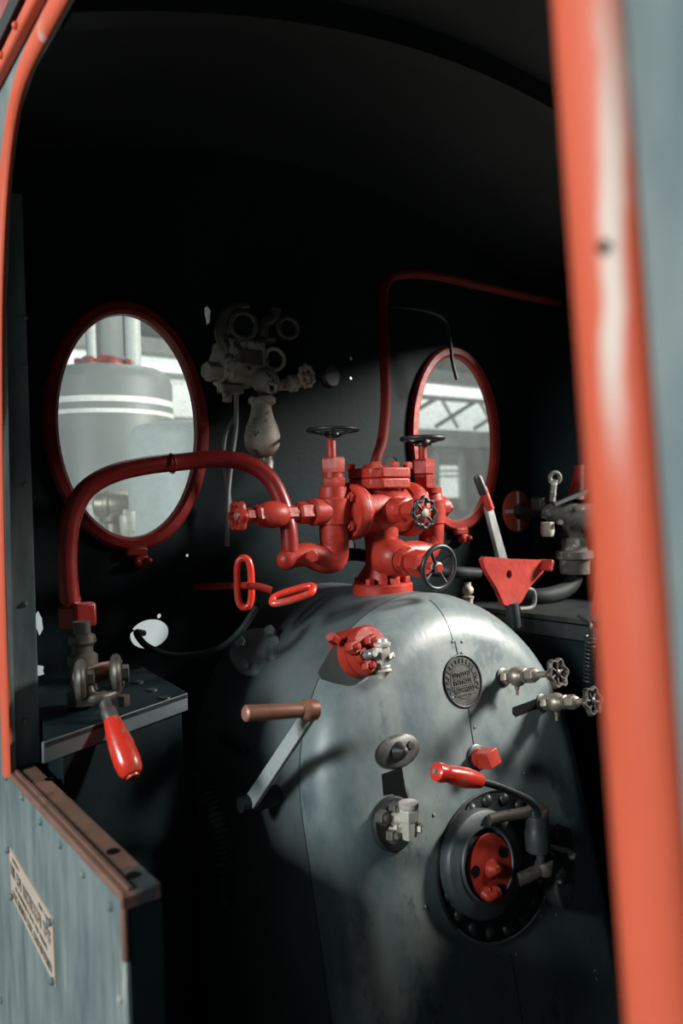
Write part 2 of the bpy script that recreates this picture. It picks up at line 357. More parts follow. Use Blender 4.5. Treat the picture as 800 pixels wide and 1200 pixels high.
# ------------------------------------------------------------------ boiler
LEAN = .22657; P0 = V((XC, 1.239, -.478)); nrm = V((0, 1, -LEAN)); NO = -nrm.normalized(); BX = V((1,0,0)); BU = V((0, LEAN, 1)).normalized()
def BH(x, y, h=0):
    d = ray(x, y); q = P0+NO*h; return d*(nrm.dot(q)/nrm.dot(d))
RB = .41; ZT = -.227; ZC = ZT-RB; RF = .10
def yplane(z): return P0.y+LEAN*(z-P0.z)
def usect(inset, yfun, n=40):
    r = RB-inset; pts = [(XC-r, ZF+.002), (XC-r, -1.2), (XC-r, -.9)]
    pts += [(XC-r*math.cos(PI*i/n), ZC+r*math.sin(PI*i/n)) for i in range(n+1)]
    pts += [(XC+r, -.9), (XC+r, -1.2), (XC+r, ZF+.002)]
    return [(x, yfun(z), z) for x, z in pts]
boiler = thing('boiler', 'weathered grey domed boiler backhead filling the middle of the cab', 'boiler', (XC, 1.5, ZF))
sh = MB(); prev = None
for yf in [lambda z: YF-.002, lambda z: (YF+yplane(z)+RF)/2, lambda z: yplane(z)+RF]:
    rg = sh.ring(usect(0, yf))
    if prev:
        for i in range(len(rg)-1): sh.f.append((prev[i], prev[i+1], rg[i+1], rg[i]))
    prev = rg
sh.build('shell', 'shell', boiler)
bk = MB(); prev = None; N = 10
for j in range(N+1):
    a_ = PI/2*j/N; i_ = RF*(1-math.cos(a_)); h_ = RF*(1-math.sin(a_))
    rg = bk.ring(usect(i_-.0015*(j < 1), lambda z: yplane(z)+h_))
    if prev:
        for i in range(len(rg)-1): bk.f.append((prev[i], prev[i+1], rg[i+1], rg[i]))
    prev = rg
nn = len(prev)
for i in range(nn//2): bk.f.append((prev[i], prev[i+1], prev[nn-2-i], prev[nn-1-i])) if i < nn//2-1 else bk.f.append((prev[i], prev[i+1], prev[nn-1-i]))
bk.build('backhead', 'boiler', boiler)
MB().tube(usect(-.0005, lambda z: yplane(z)+RF+.002), .0016, n=6).build('seam', 'iron', boiler)
fl_ = []
for i in range(3, 11):
    a_ = PI/2*i/10; z_ = ZT-RF*(1-math.cos(a_)); fl_.append(V((XC, yplane(z_)+RF*(1-math.sin(a_)), z_)))
sm = [BH(x, y, .0003) for x, y in ((533,752), (537,770))]
MB().tube(fl_+sm, .0013, n=6).build('seam', 'iron', boiler)
MB().tube([BH(x, y, .0002) for x, y in ((548,826), (552,855), (555,874))], .0012, n=6).build('seam', 'iron', boiler)
MB().tube([BH(x, y, .0002) for x, y in ((598,1118), (606,1160), (612,1198))], .0012, n=6).build('seam', 'iron', boiler)
for x, y in ((541,752), (541,765), (613,907), (611,929), (530,818), (508,955), (498,1063), (634,1074), (652,1072), (605,1118), (608,1130), (530,1123), (582,1122), (556,852), (697,1137), (699,1147), (657,1165), (530,752)):
    MB().ball(BH(x, y, 0), .0042, n=10, ax=NO, sq=.7).build('rivet', 'boiler', boiler)
# thin cladding plate under the red flange
MB().prism([BH(x, y, .001) for x, y in ((392,752), (380,772), (371,788), (376,796), (392,801), (408,804), (420,802), (430,796), (440,782), (430,750), (408,745))], NO*.002).build('cladding_patch', 'boiler', boiler)
# cladding slots: thin black plates painted in for the shade inside
def slot_shade(pts, mat='void', nm='slot_shade'):
    MB().prism([BH(x, y, -.001) for x, y in pts], NO*.0022).build(nm, mat, boiler)
slot_shade(((447,907), (470,899), (474,925), (478,937), (470,940), (460,930), (449,932)))
slot_shade(((600,829), (630,818), (634,822), (632,829), (604,840), (600,836)))
# ray against the round shell
def SHELL(x, y, h=0):
    d = ray(x, y); R = RB+h; A = d.x**2+d.z**2; B = -2*(d.x*XC+d.z*ZC); C = XC*XC+ZC*ZC-R*R
    t = (-B-math.sqrt(max(B*B-4*A*C, 0)))/(2*A); P = d*t; n = V((P.x-XC, 0, P.z-ZC)).normalized(); return P, n
# hand hole cover on the flank of the shell
P, n_ = SHELL(303, 767)
hc = thing('handhole_cover', 'dark oval bolted cover plate on the shaded flank of the boiler', 'cover', P)
n_ = V((n_.x, -.62, n_.z)).normalized()
tx = V((-n_.y, n_.x, 0)).normalized(); tx = (V((0,-1,.15))-n_*V((0,-1,.15)).dot(n_)).normalized(); ty = n_.cross(tx)
MB().lathe(P-n_*.07, n_, [(0, .060), (.064, .060), (.066, .072), (.088, .072), (.093, .067)], n=44, ell=(1.0, .86), ab=(tx, ty)).build('cover_plate', 'boiler', hc)
for x, y in ((317,741), (283,755), (287,781), (323,771)):
    d = ray(x, y); q = d*(n_.dot(P+n_*.023)/n_.dot(d)); bolt(hc, q, n_, .0145, .017, 'boiler', stud=False)

# ------------------------------------------------------------------ red valve manifold on the boiler crown
YM = 1.525
def vpt(x, y): return AY(YM, x, y)
man = thing('valve_manifold', 'red cast valve block with four handwheels bolted on the boiler crown', 'valve', (XC, YM, ZT))
def vcol(x, spec, Y=YM, n=28, mb=None, rot=0):         # upright turned body from pixel heights and half widths
    c = AY(Y, x, sum(q[0] for q in spec)/len(spec)); k = depth(c)/FPX
    pr = [(AY(Y, x, yy).z, hw*k) for yy, hw in spec]; pr.sort(key=lambda q: q[0])
    base = V((c.x, c.y, 0)); return (mb or MB()).lathe(base, (0,0,1), pr, n=n, rot=rot)
def hcol(y, spec, Y=YM, n=28, mb=None, rot=0, z=None):  # body lying across the cab
    c = AY(Y, sum(q[0] for q in spec)/len(spec), y)
    pr = []
    for xx, hw in spec:
        q = AY(Y, xx, y); pr.append((q.x, hw*depth(q)/FPX))
    pr.sort(key=lambda q: q[0])
    return (mb or MB()).lathe(V((0, Y, c.z if z is None else z)), (1,0,0), pr, n=n, rot=rot)
cz = vpt(452, 598).z
body = MB()
body.lathe((XC, YM, 0), (0,0,1), [(ZT, .050), (ZT+.035, .046), (ZT+.06, .043), (cz-.09, .042), (cz-.05, .046), (cz, .048), (cz+.05, .056), (cz+.062, .058)], n=32)
body.lathe((XC, YM, cz), (1,0,0), [(-.085, .058), (-.06, .0605), (0, .063), (.06, .0605), (.085, .058)], n=36)
bo = body.build('body', 'red', man)
MB().lathe((XC, YM, 0), (0,0,1), [(ZT-.022, .078), (ZT+.016, .078), (ZT+.020, .074)], n=40).build('base_flange', 'red', man)
for k in range(4):
    t = PI/4+PI/2*k+.2; d = V((math.cos(t), math.sin(t), 0)); s_ = V((-d.y, d.x, 0))*.006
    q = V((XC, YM, 0))+d*.030
    MB().prism([q+V((0,0,ZT+.018))-s_, q+d*.042+V((0,0,ZT+.018))-s_, q+d*.040+V((0,0,ZT+.028))-s_, q+V((0,0,ZT+.085))-s_], s_*2).build('gusset', 'red', man)
for k in range(6):
    t = .35+PI/3*k; d = V((math.cos(t), math.sin(t), 0)); bolt(man, V((XC, YM, ZT+.019))+d*.061, (0,0,1), .0125, .016, 'red', stud=False)
for sgn in (-1, 1):
    fl = MB().lathe((XC+sgn*.070, YM, cz), (sgn,0,0), [(0, .064), (.012, .071), (.020, .072)], n=40).build('flange', 'red', man)
    cf_ = MB().lathe((XC+sgn*.0915, YM, cz), (sgn,0,0), [(0, .072), (.018, .072), (.023, .069), (.024, .04), (.04, .030), (.075, .026)], n=40).build('cover_flange', 'red', man)
    for k in range(4):
        t = PI/4+PI/2*k; bolt(man, V((XC+sgn*.115, YM+.050*math.cos(t), cz+.050*math.sin(t))), (sgn,0,0), .0135, .013, 'red')
zl0, zl1 = vpt(447, 573).z, vpt(447, 549).z
def octo(z, r, c=.35):
    return [V((XC+sx*r*a1, YM+sy*r*b1, z)) for sx, sy, a1, b1 in ((1,-1,1,c), (1,1,1,c), (1,1,c,1), (-1,1,c,1), (-1,1,1,c), (-1,-1,1,c), (-1,-1,c,1), (1,-1,c,1))]
MB().prism(octo(zl0, .067, .66), (0,0,(zl1-zl0)*.49)).build('top_flange', 'red', man, bevel=.004)
lid = MB().prism(octo(zl0+(zl1-zl0)*.51, .068, .66), (0,0,(zl1-zl0)*.49)).build('lid', 'red', man, bevel=.004)
for sx, sy in ((-1,-1), (1,-1), (-1,1), (1,1), (.15,-1.0)): bolt(lid, (XC+sx*.052, YM+sy*.052, zl1), (0,0,1), .0135, .014, 'red', stud=False)
MB().lathe((XC-.022, YM, zl1-.004), (0,0,1), [(0, .028), (.012, .024), (.016, .019)], n=24).build('pipe_boss', 'red', lid)
# front small valve with black scalloped wheel
wp = AX(XC, 497, 601)
fv = MB(); y0 = YM-.055; L = y0-wp.y
fv.lathe((XC, y0, cz), (0,-1,0), [(0, .034), (.02, .032), (.030, .028)], n=28)
fv.hexn((XC, y0-.026, cz), (0,-1,0), .032, .024)
fv.lathe((XC, y0-.05, cz), (0,-1,0), [(0, .022), (.012, .022)], n=24)
fv.hexn((XC, y0-.058, cz), (0,-1,0), .027, .030)
fv.lathe((XC, y0-.085, cz), (0,-1,0), [(0, .009), (L-.08, .009)], n=14)
fv.build('blow_valve', 'red', man)
wheel(man, wp, (0,-1,0), .034, .0058, 6, 'iron', wav=.10, lobes=8, hub=.34, hubmat='dirty', label='small black scalloped handwheel', rot=.3)
# lower valve with black round wheel
wl = AX(XC, 514, 665); lz0 = AX(XC, 455, 652).z; ax = (wl-V((XC, YM-.03, lz0))).normalized(); s0 = V((XC, YM-.02, lz0)); LL = (wl-s0).length
lv = MB(); lv.lathe(s0, ax, [(0, .052), (.035, .050), (.052, .044), (.062, .036)], n=32)
lv.lathe(s0+ax*.058, ax, [(0, .032), (.02, .031)], n=28); lv.hexn(s0+ax*.074, ax, .034, .018); lv.lathe(s0+ax*.09, ax, [(0, .024), (.014, .024)], n=24)
lv.hexn(s0+ax*.102, ax, .033, .042); lv.lathe(s0+ax*.14, ax, [(0, .010), (LL-.135, .010)], n=14)
lv.build('drain_valve', 'red', man)
wheel(man, wl, ax, .051, .0062, 4, 'iron', hub=.27, hubmat='dirty', dish=.006, label='black four spoked handwheel', rot=.6)
# left upright stop valve
lx = 391
st = vcol(lx, [(652,15), (640,16.5), (632,17.2), (615,17.5), (614,19.5), (585,20), (583,16.5), (571,16)]).build('stop_valve', 'red', man)
vcol(lx, [(571,13.5), (569,14.5), (561,14.5), (559,12.5)], n=6, rot=.5).build('lock_nut', 'red', st)
vcol(lx-1, [(560,12), (553,12)]).build('collar', 'red', st)
vcol(lx-1, [(554,14.5), (539,15.5), (536,13.5)], n=6, rot=.5).build('gland_nut', 'red', st)
vcol(388, [(537,5.5), (516,5.5), (514,4)], n=16).build('spindle', 'red', st)
wc = vpt(390, 504)
wheel(man, wc, (0,0,1), .062, .0048, 5, 'iron', hub=.3, dish=.012, label='thin black rimmed handwheel')
hcol(600, [(405,15), (424,15)]).build('stub', 'red', st)
# elbow under the stop valve leading to the steam pipe
e = [vpt(391, 640), vpt(390, 652), vpt(382, 656), vpt(370, 653), vpt(358, 650), vpt(343, 653), vpt(336, 656)]
MB().tube(crom(e, 5), [.0375-.0125*min(1, max(0, (i-6)/20)) for i in range(31)], n=22).ball(e[-1], .025, n=20).build('elbow', 'red', st)
bolt(st, AY(YM-.034, 365, 652), (-.2,-1,0), .015, .010, 'red', stud=False, name='plug')
# branch with a non-return ball and small red wheel
br = hcol(600, [(384,16), (366,16), (364,13.5)]).build('branch', 'red', st)
hcol(601, [(366,13), (350,13.5), (348,11)], n=6, rot=.3).build('union_nut', 'red', br)
hcol(602, [(350,9), (330,9)]).build('union_nut', 'red', br)
hcol(602, [(345,10), (333,11)], n=6, rot=.3).build('union_nut', 'red', br)
hcol(603, [(337,7), (333,12.5), (327,15), (319,16.3), (311,15), (305,12), (302,8)]).build('ball_body', 'red', br)
hcol(604, [(308,11), (301,13), (297,10)], n=6, rot=.3).build('union_nut', 'red', br)
hcol(604, [(299,8.5), (288,9)], n=6, rot=.3).build('gland', 'red', br)
hcol(605, [(290,4), (276,4)], n=12).build('spindle', 'red', br)
wheel(man, vpt(279, 605), (-1,0,0), .028, .0062, 6, 'red', wav=.12, lobes=6, hub=.4, hubmat='copper', label='small red scalloped handwheel', sq=1.6)
# right upright valve
sv = vcol(505, [(640,13), (626,14.5), (614,15), (613,17), (588,17.5), (586,15), (578,13.5)]).build('stop_valve', 'red', man)
vcol(502, [(578,15), (572,15.5), (570,12)]).build('collar', 'red', sv)
vcol(497, [(571,12.5), (557,13), (555,10)], n=6, rot=.5).build('lock_nut', 'red', sv)
vcol(496, [(555,13.5), (541,14), (538,11)], n=6, rot=.5).build('gland_nut', 'red', sv)
vcol(495, [(540,5), (518,5)], n=16).build('spindle', 'red', sv)
wheel(man, vpt(495, 514), (0,0,1), .056, .0062, 5, 'iron', hub=.42, dish=.012, label='dished black handwheel before the window ring')
hcol(594, [(508,12), (520,12), (522,9)]).build('nozzle', 'red', sv)
hcol(595, [(519,7), (526,7.5)], n=6).build('plug', 'red', sv)
e = [vpt(504, 628), vpt(503, 640), vpt(497, 646), vpt(485, 647), vpt(470, 648)]
MB().tube(crom(e, 5), .031, n=20).build('elbow', 'red', sv)

# ------------------------------------------------------------------ pipes
def pipe(name, pts, r, mat, label, cat='pipe', n=16, k=8):
    o = MB().tube(crom(pts, k), r, n=n).build(name, mat); return tag(o, label, cat)
sp = thing('steam_pipe', 'thick dark red pipe arching across the window over the locker', 'pipe', AY(1.62, 85, 720))
MB().tube(crom([AY(1.62, x, y) for x, y in ((82,705), (79,672), (79,640), (84,605), (100,575), (130,556), (170,546), (215,541))]+[AY(1.60, 255, 538), AY(1.58, 290, 543), AY(1.56, 315, 560), AY(1.54, 330, 588), AY(1.527, 338, 620), AY(1.525, 340, 645), AY(1.525, 343, 653)], 8), .0205, n=18).build('pipe', 'darkred', sp)
vcol(84, [(735,15), (712,16), (708,11), (700,11)], Y=1.62, n=8).build('coupling', 'darkred', sp)
MB().box(AY(1.60, 98, 720), (.045, .035, .05)).build('clamp', 'darkred', sp, bevel=.006)
cl = AY(1.615, 201, 543); MB().torus(cl, (1,0,.1), .021, .003, n=24).build('joint_ring', 'darkred', sp)
pb_ = [vpt(440, 549), vpt(441, 538), AY(1.54, 448, 515), AY(1.58, 452, 470), AY(1.62, 450, 410), AY(1.65, 448, 360), AY(1.66, 452, 332), AY(1.66, 470, 321), AY(1.66, 510, 323), AY(1.66, 560, 334), AY(1.66, 620, 348), AY(1.66, 662, 356), AY(1.645, 681, 372), AY(1.62, 685, 410), AY(1.60, 686, 480), AY(1.57, 688, 556)]
pipe('riser_pipe', pb_, .0145, 'shade_darkened', 'slim red pipe rising from the valve block and crossing above the right window')
pipe('sprinkler_tube', [AY(1.795, 452, 362), AY(1.74, 462, 359), AY(1.70, 500, 364), AY(1.70, 522, 376), AY(1.70, 527, 400), AY(1.70, 530, 425), AY(1.70, 535, 445)], .0058, 'iron', 'thin black bent rod hanging before the oval window beside the valve block', 'rod')
pipe('feed_pipe', [AY(1.62, 402, 650), AY(1.6, 420, 650), AY(1.6, 445, 655), AY(1.6, 500, 668), AY(1.6, 560, 672)], .017, 'rubber', 'black pipe running behind the red valve block', 'pipe')
pipe('rubber_hose', [AY(1.83, 168, 742), AY(1.77, 160, 742), AY(1.74, 172, 757), AY(1.70, 200, 768), AY(1.64, 235, 767), AY(1.56, 262, 757), AY(1.5, 283, 738), AY(1.5, 300, 712)], .0078, 'rubber', 'black rubber hose drooping from the round hole in the front wall to the boiler', 'hose')
pipe('grey_cable', [AY(1.72, 277, 455), AY(1.73, 276, 500), AY(1.73, 271, 540), AY(1.74, 267, 580), AY(1.75, 266, 640)], .0065, 'cable', 'straight grey cable hanging below the lubricator', 'cable')
pipe('looped_cable', [AY(1.74, 274, 490), AY(1.74, 265, 508), AY(1.74, 262, 530), AY(1.74, 265, 560), AY(1.745, 269, 590)], .0055, 'cable', 'thin grey cable bowed out beside the straight one', 'cable')

# ------------------------------------------------------------------ lubricator on the front wall
YL = 1.62
lb = thing('lubricator', 'grimy bronze lubricator with pear shaped bowl on the front wall', 'lubricator', AY(YL, 300, 470))
def L(x, y, dy=0): return AY(YL+dy, x, y)
KL = depth(L(300, 430))/FPX
c = L(287, 424); MB().box((c.x, c.y+.03, c.z), (.105, .10, .108)).build('body', 'dirty', lb, bevel=.012)
c2 = L(287, 420); MB().box((c2.x+.004, YL-.021, c2.z), (.062, .006, .034)).build('name_panel', 'ink', lb, bevel=.002)
MB().lathe(L(262, 428, .02), (-1,-.15,0), [(-.01, .044), (.012, .044), (.018, .038), (.022, .028)], n=26).build('end_cap', 'dirty', lb)
bolt(lb, L(252, 436, .01), (-1,-.2,0), .024, .028, 'dirty', stud=False, name='cap_nut')
for x, y, r, tr_ in ((285, 381, .031, .0075), (337, 384, .025, .0065), (321, 421, .026, .0055)):
    q = L(x, y, -.015); g = MB().torus(q, (-.25,-1,0), r, tr_, n=30); g.lathe(q+V((0,.06,0)), (0,-1,0), [(0, r*.9), (.05, r*.92)], n=24)
    so = g.build('sight_ring', 'dirty' if y > 400 else 'grease', lb); MB().lathe(q+V((0,.012,0)), (-.25,-1,0), [(0, r*.9), (.004, r*.9)], n=24).build('sight_glass', 'rubber', so)
MB().tube(crom([L(268, 412), L(259, 395), L(259, 378), L(270, 362), L(290, 358)], 5), [.016-.0003*i for i in range(21)], n=12).build('side_arm', 'grease', lb)
MB().tube(crom([L(308, 396), L(309, 380), L(320, 372), L(322, 362)], 5), .015, n=12).build('side_arm', 'grease', lb)
d_ = MB().ball(L(311, 447, -.02), .034, n=24).build('dome_body', 'dirty', lb)
MB().torus(L(318, 454, -.052), (-.2,-1,.05), .011, .006, n=20).build('eye', 'dirty', d_)
MB().lathe(L(318, 454, -.048), (-.2,-1,.05), [(0, .01), (.003, .01)], n=16).build('bore', 'rubber', d_)
MB().lathe(L(299, 462, -.050), (-.4,-1,.05), [(0, .008), (.003, .008)], n=16).build('bore', 'rubber', d_)
yb = YL-.02
vcol(307, [(475,12), (472,16), (467,16), (464,13)], Y=yb).build('collar', 'dirty', lb)
vcol(307, [(536,8), (533,13), (527,18), (519,21), (510,21), (500,18.5), (490,14.5), (480,12), (474,11.5)], Y=yb, n=32).build('oil_bowl', 'dirty', lb)
vcol(312, [(549,8), (540,8.5), (534,7)], Y=yb, n=20).build('drain_plug', 'pale', lb)
MB().lathe(L(325, 452, -.01), (1,-.15,.2), [(0, .013), (.03, .016), (.034, .022), (.05, .022), (.055, .014), (.085, .012)], n=18).build('tap', 'dirty', lb)
wheel(lb, L(359, 441, -.03), (.25,-1,0), .024, .0062, 5, 'dirty', wav=.10, lobes=9, hub=.35, name='tap_wheel')
MB().lathe(L(383, 441, .02), (.2,-1,0), [(0, .032), (.012, .034), (.02, .028)], n=24).build('rear_knob', 'iron', lb)
MB().box(L(270, 456, .01), (.06, .03, .022)).build('bracket', 'dirty', lb, bevel=.004)
bolt(lb, L(266, 463, -.005), (0,0,-1), .012, .016, 'dirty', stud=False)

c = L(303, 380); MB().box((c.x, c.y+.045, c.z), (.125, .07, .085)).build('upper_body', 'iron', lb, bevel=.015)
# ------------------------------------------------------------------ loop handled rod below the left window
lr = thing('loop_handle_rod', 'red rod with two flattened ring handles above the boiler flank', 'handle', AX(.86, 226, 688))
A0 = AX(.86, 226, 688); A1 = AX(.86, 292, 686); A2 = AX(.90, 318, 692)
MB().tube([A0, A1], .0085, n=12).build('rod', 'red', lr)
MB().tube(crom([A1, (A1+A2)/2+V((0,0,.002)), A2], 5), .0085, n=12).build('rod', 'darkred', lr)
MB().box(AY(YF-.006, 238, 688), (.13, .012, .07)).build('wall_plate', 'wall', lr, bevel=.003)
q = AX(.86, 286, 683); dd = depth(q)/FPX
def loop(mb, c, u, v, a_, b_, r):
    P = []
    for i in range(40):
        t = 2*PI*i/40; ct, st_ = math.cos(t), math.sin(t)
        P.append(V(c)+V(u)*(a_*math.copysign(abs(ct)**.8, ct))+V(v)*(b_*math.copysign(abs(st_)**.55, st_)))
    return mb.tube(P, r, n=12, closed=True)
ux = cr.copy()
loop(MB(), q, V((.75,-.66,0)), V((0,0,1)), 8.5*dd, 29*dd, .0082).build('ring_handle', 'redwood', lr)
q = AX(.93, 343, 697); dd = depth(q)/FPX
loop(MB(), q, V((.80,-.58,.26)).normalized(), V((.45,.55,.5)).normalized(), 25*dd, 8.5*dd, .0082).build('ring_handle', 'redwood', lr)

# ------------------------------------------------------------------ crank lever
ck = thing('crank_lever', 'flat grey crank arm with copper brown grip beside the boiler', 'lever', AX(.78, 288, 942))
ca, cb_ = AX(.78, 362, 834), AX(.78, 291, 941)
dv = (ca-cb_).normalized(); sv_ = dv.cross(V((1,0,0))).normalized()
MB().prism([cb_-sv_*.017, ca-sv_*.014, ca+sv_*.014, cb_+sv_*.017], (.012,0,0)).build('arm', 'armpaint', ck, bevel=.002)
g0 = AX(.78, 361, 832); g1 = AX(.655, 289, 836)
gx = (g1-g0).normalized(); gl = (g1-g0).length
MB().lathe(g0-gx*.016, gx, [(0, .019), (.016, .020), (.022, .020), (.030, .015)], n=22).build('eye', 'copper', ck)
MB().lathe(g0+gx*.005, gx, [(0, .0135), (gl-.008, .0150), (gl-.003, .0145), (gl, .011)], n=22).build('grip', 'copper', ck)
MB().lathe(cb_+V((-.02,0,0)), (1,0,0), [(0, .016), (.02, .017), (.03, .022), (.115, .022)], n=20).build('pivot', 'iron', ck)
# ribbed hose in the dark and a strap on the flank
rp = crom([AX(.72, 228, 912), AX(.72, 245, 940), AX(.72, 257, 975), AX(.72, 262, 1010), AX(.72, 264, 1060)], 12)
hl = MB().tube(rp, .014, n=12)
for i in range(0, len(rp)-1, 2): hl.torus(rp[i], rp[i+1]-rp[i], .015, .005, n=16, m=6)
tag(hl.build('ribbed_hose', 'rubber'), 'dark ribbed hose hanging between locker and boiler', 'hose')
tag(MB().box(AX(.845, 272, 872), (.012, .13, .022)).build('clip_strap', 'iron', bevel=.003), 'short dark strap bar on the boiler flank behind the crank arm', 'strap')

# ------------------------------------------------------------------ fittings on the backhead
def btube(P, prof, n=28, mat='red', name='body', parent=None, ax=None, **k): return MB().lathe(P, ax or NO, prof, n=n).build(name, mat, parent, **k)
# red bolted flange with a pale test cock
P = BH(418, 765)
rf = thing('flanged_test_cock', 'red round bolted flange with pale nickel test cock on the backhead', 'valve', P)
axf = (NO+V((.10,0,.05))).normalized(); P = P-axf*.03
btube(P, [(0, .053), (.050, .053), (.053, .049), (.055, .052), (.072, .052), (.076, .048)], n=40, parent=rf, name='flange', ax=axf)
a1, a2, a3 = basis(axf)
F0 = P+axf*.075
for x, y in ((411,759), (432,752), (429,781)):
    d = ray(x, y); t = axf.dot(F0)/axf.dot(d); bolt(rf, d*t, axf, .0145, .018, 'red')
d = ray(389, 748); t = .984; bolt(rf, BH(392, 750, .022), V((-.8,-.35,.45)), .011, .022, 'red', stud=False, name='plug')
d = ray(423, 769); gl_ = d*(axf.dot(F0)/axf.dot(d))
btube(gl_, [(-.002, .016), (.014, .015)], parent=rf, name='gland', ax=axf, n=20)
tc_ = gl_+axf*.012; sp_end = tc_+axf*.028
MB().lathe(tc_, axf, [(0, .006), (.004, .010), (.008, .006), (.012, .010), (.016, .006), (.020, .010), (.024, .007), (.030, .007)], n=14).build('spring', 'steel', rf)
bq = BH(448, 770, .065); kb = depth(bq)/FPX
tk = MB()
tk.lathe(bq-cr*.024, cr, [(0, .010), (.02, .011)], n=16)
tk.lathe(V((bq.x, bq.y, bq.z-.042)), (0,0,1), [(0, .010), (.006, .011), (.010, .015), (.016, .019), (.020, .015), (.024, .016), (.030, .013)], n=18)
tk.hexn((bq.x, bq.y, bq.z-.014), (0,0,1), .0165, .036); tk.lathe((bq.x, bq.y, bq.z+.02), (0,0,1), [(0, .013), (.004, .018), (.009, .018), (.012, .012), (.018, .010)], n=18)
tko = tk.build('test_cock', 'pale', rf, label='pale nickel test cock')
bolt(tko, bq+V((.012,-.012,.002)), V((.5,-.85,0)), .009, .006, 'pale')
# maker badge
P = BH(542, 798)
bd = thing('maker_badge', 'round cast badge with raised worn lettering sunk in the backhead', 'badge', P)
bw = .0605
MB().lathe(P-NO*.002, NO, [(0, .058), (.003, .058)], n=48, ab=(BX, BU)).build('disc', 'badge', bd)
MB().torus(P+NO*.001, NO, .0585, .0028, n=56, ab=(BX, BU)).build('rim', 'iron', bd)
def bb(u, v, w, h, rot=0, mb=None, th=.0022):
    c_, s_ = math.cos(rot), math.sin(rot); ex = BX*c_+BU*s_; ey = -BX*s_+BU*c_
    return (mb or MB()).box(P+BX*u+BU*v+NO*.0018, (w, h, th), ex, ey, NO)
lt = MB()
for k in range(17):
    t = math.radians(205-14.4*k); r = .047
    bb(r*math.cos(t), r*math.sin(t), .004, .010, t-PI/2, lt)
    bb(r*math.cos(t)+.002, r*math.sin(t)+.002*(-1)**k, .006, .0028, t-PI/2+random.uniform(-.5,.5), lt)
for row, (v, hw) in enumerate(((.016, .027), (-.001, .028), (-.019, .030))):
    u = -hw
    while u < hw:
        bb(u, v, .0024, .010, random.uniform(-.1,.1), lt); bb(u+.0022, v+random.choice((-.004, 0, .004)), .005, .0024, 0, lt); u += .0066
bb(0, -.030, .066, .003, 0, lt); bb(0, .0075, .060, .0016, 0, lt); bb(0, -.010, .062, .0016, 0, lt)
lt.build('lettering', 'badge', bd)
MB().torus(P+NO*.001, NO, .0385, .0014, n=48, m=6, ab=(BX, BU)).build('inner_ring', 'badge', bd)
# oval washout plug
P = BH(466, 880)
wp_ = thing('washout_plug', 'dark oval plug plate above the black slot on the backhead', 'plug', P)
MB().lathe(P-NO*.001, NO, [(0, 1), (.003, 1), (.005, .93)], n=40, ell=(.060, .034), ab=(BX, BU)).build('plate', 'badge', wp_)
MB().lathe(P+NO*.003, NO, [(0, .020), (.008, .017), (.016, .011), (.022, .008), (.025, .004)], n=20).build('stud', 'badge', wp_)
MB().lathe(P+NO*.003+BX*.032+BU*.005, NO, [(0, .010), (.005, .007)], n=14).build('rivet', 'badge', wp_)
# bolted flange with pale brass elbow
P = BH(459, 965)
fb = thing('drain_cock', 'dark bolted flange with pale brass cock left of the fire door', 'valve', P)
MB().lathe(P-NO*.002, NO, [(0, .054), (.010, .054), (.014, .050)], n=36).build('flange', 'iron', fb)
for x, y in ((447,958), (462,948), (459,979)): bolt(fb, BH(x, y, .014), NO, .0155, .016, 'limed')
bolt(fb, BH(463, 966, .014), NO, .017, .02, 'dirty', name='gland_nut')
bq = BH(479, 960, .05); tk = MB()
tk.lathe(bq-cr*.03-NO*.01, cr, [(0, .012), (.03, .013)], n=16)
tk.lathe((bq.x, bq.y, bq.z-.038), (0,0,1), [(0, .015), (.036, .018)], n=8); tk.hexn((bq.x, bq.y, bq.z), (0,0,1), .0215, .022)
tk.lathe((bq.x, bq.y, bq.z+.02), (0,0,1), [(0, .017), (.004, .020), (.014, .020), (.016, .015)], n=20)
tko = tk.build('cock', 'pale', fb, label='pale brass cock')
bolt(tko, bq+V((.014,-.013,-.018)), V((.6,-.8,0)), .010, .006, 'pale')
# red square plug over the fire door
P = BH(558, 888)
rq = thing('square_plug', 'red square headed plug above the fire door handle', 'plug', P)
MB().lathe(P-NO*.003, NO, [(0, .030), (.006, .030), (.008, .026)], n=28).build('socket', 'iron', rq)
MB().lathe(P+NO*.004, NO, [(0, .021), (.014, .020)], n=24).build('neck', 'red', rq)
a_ = V((.97,0,.23)).normalized(); b_ = NO.cross(a_).normalized()
MB().box(P+NO*.034, (.036, .036, .042), a_, b_, NO).build('head', 'red', rq, bevel=.002)
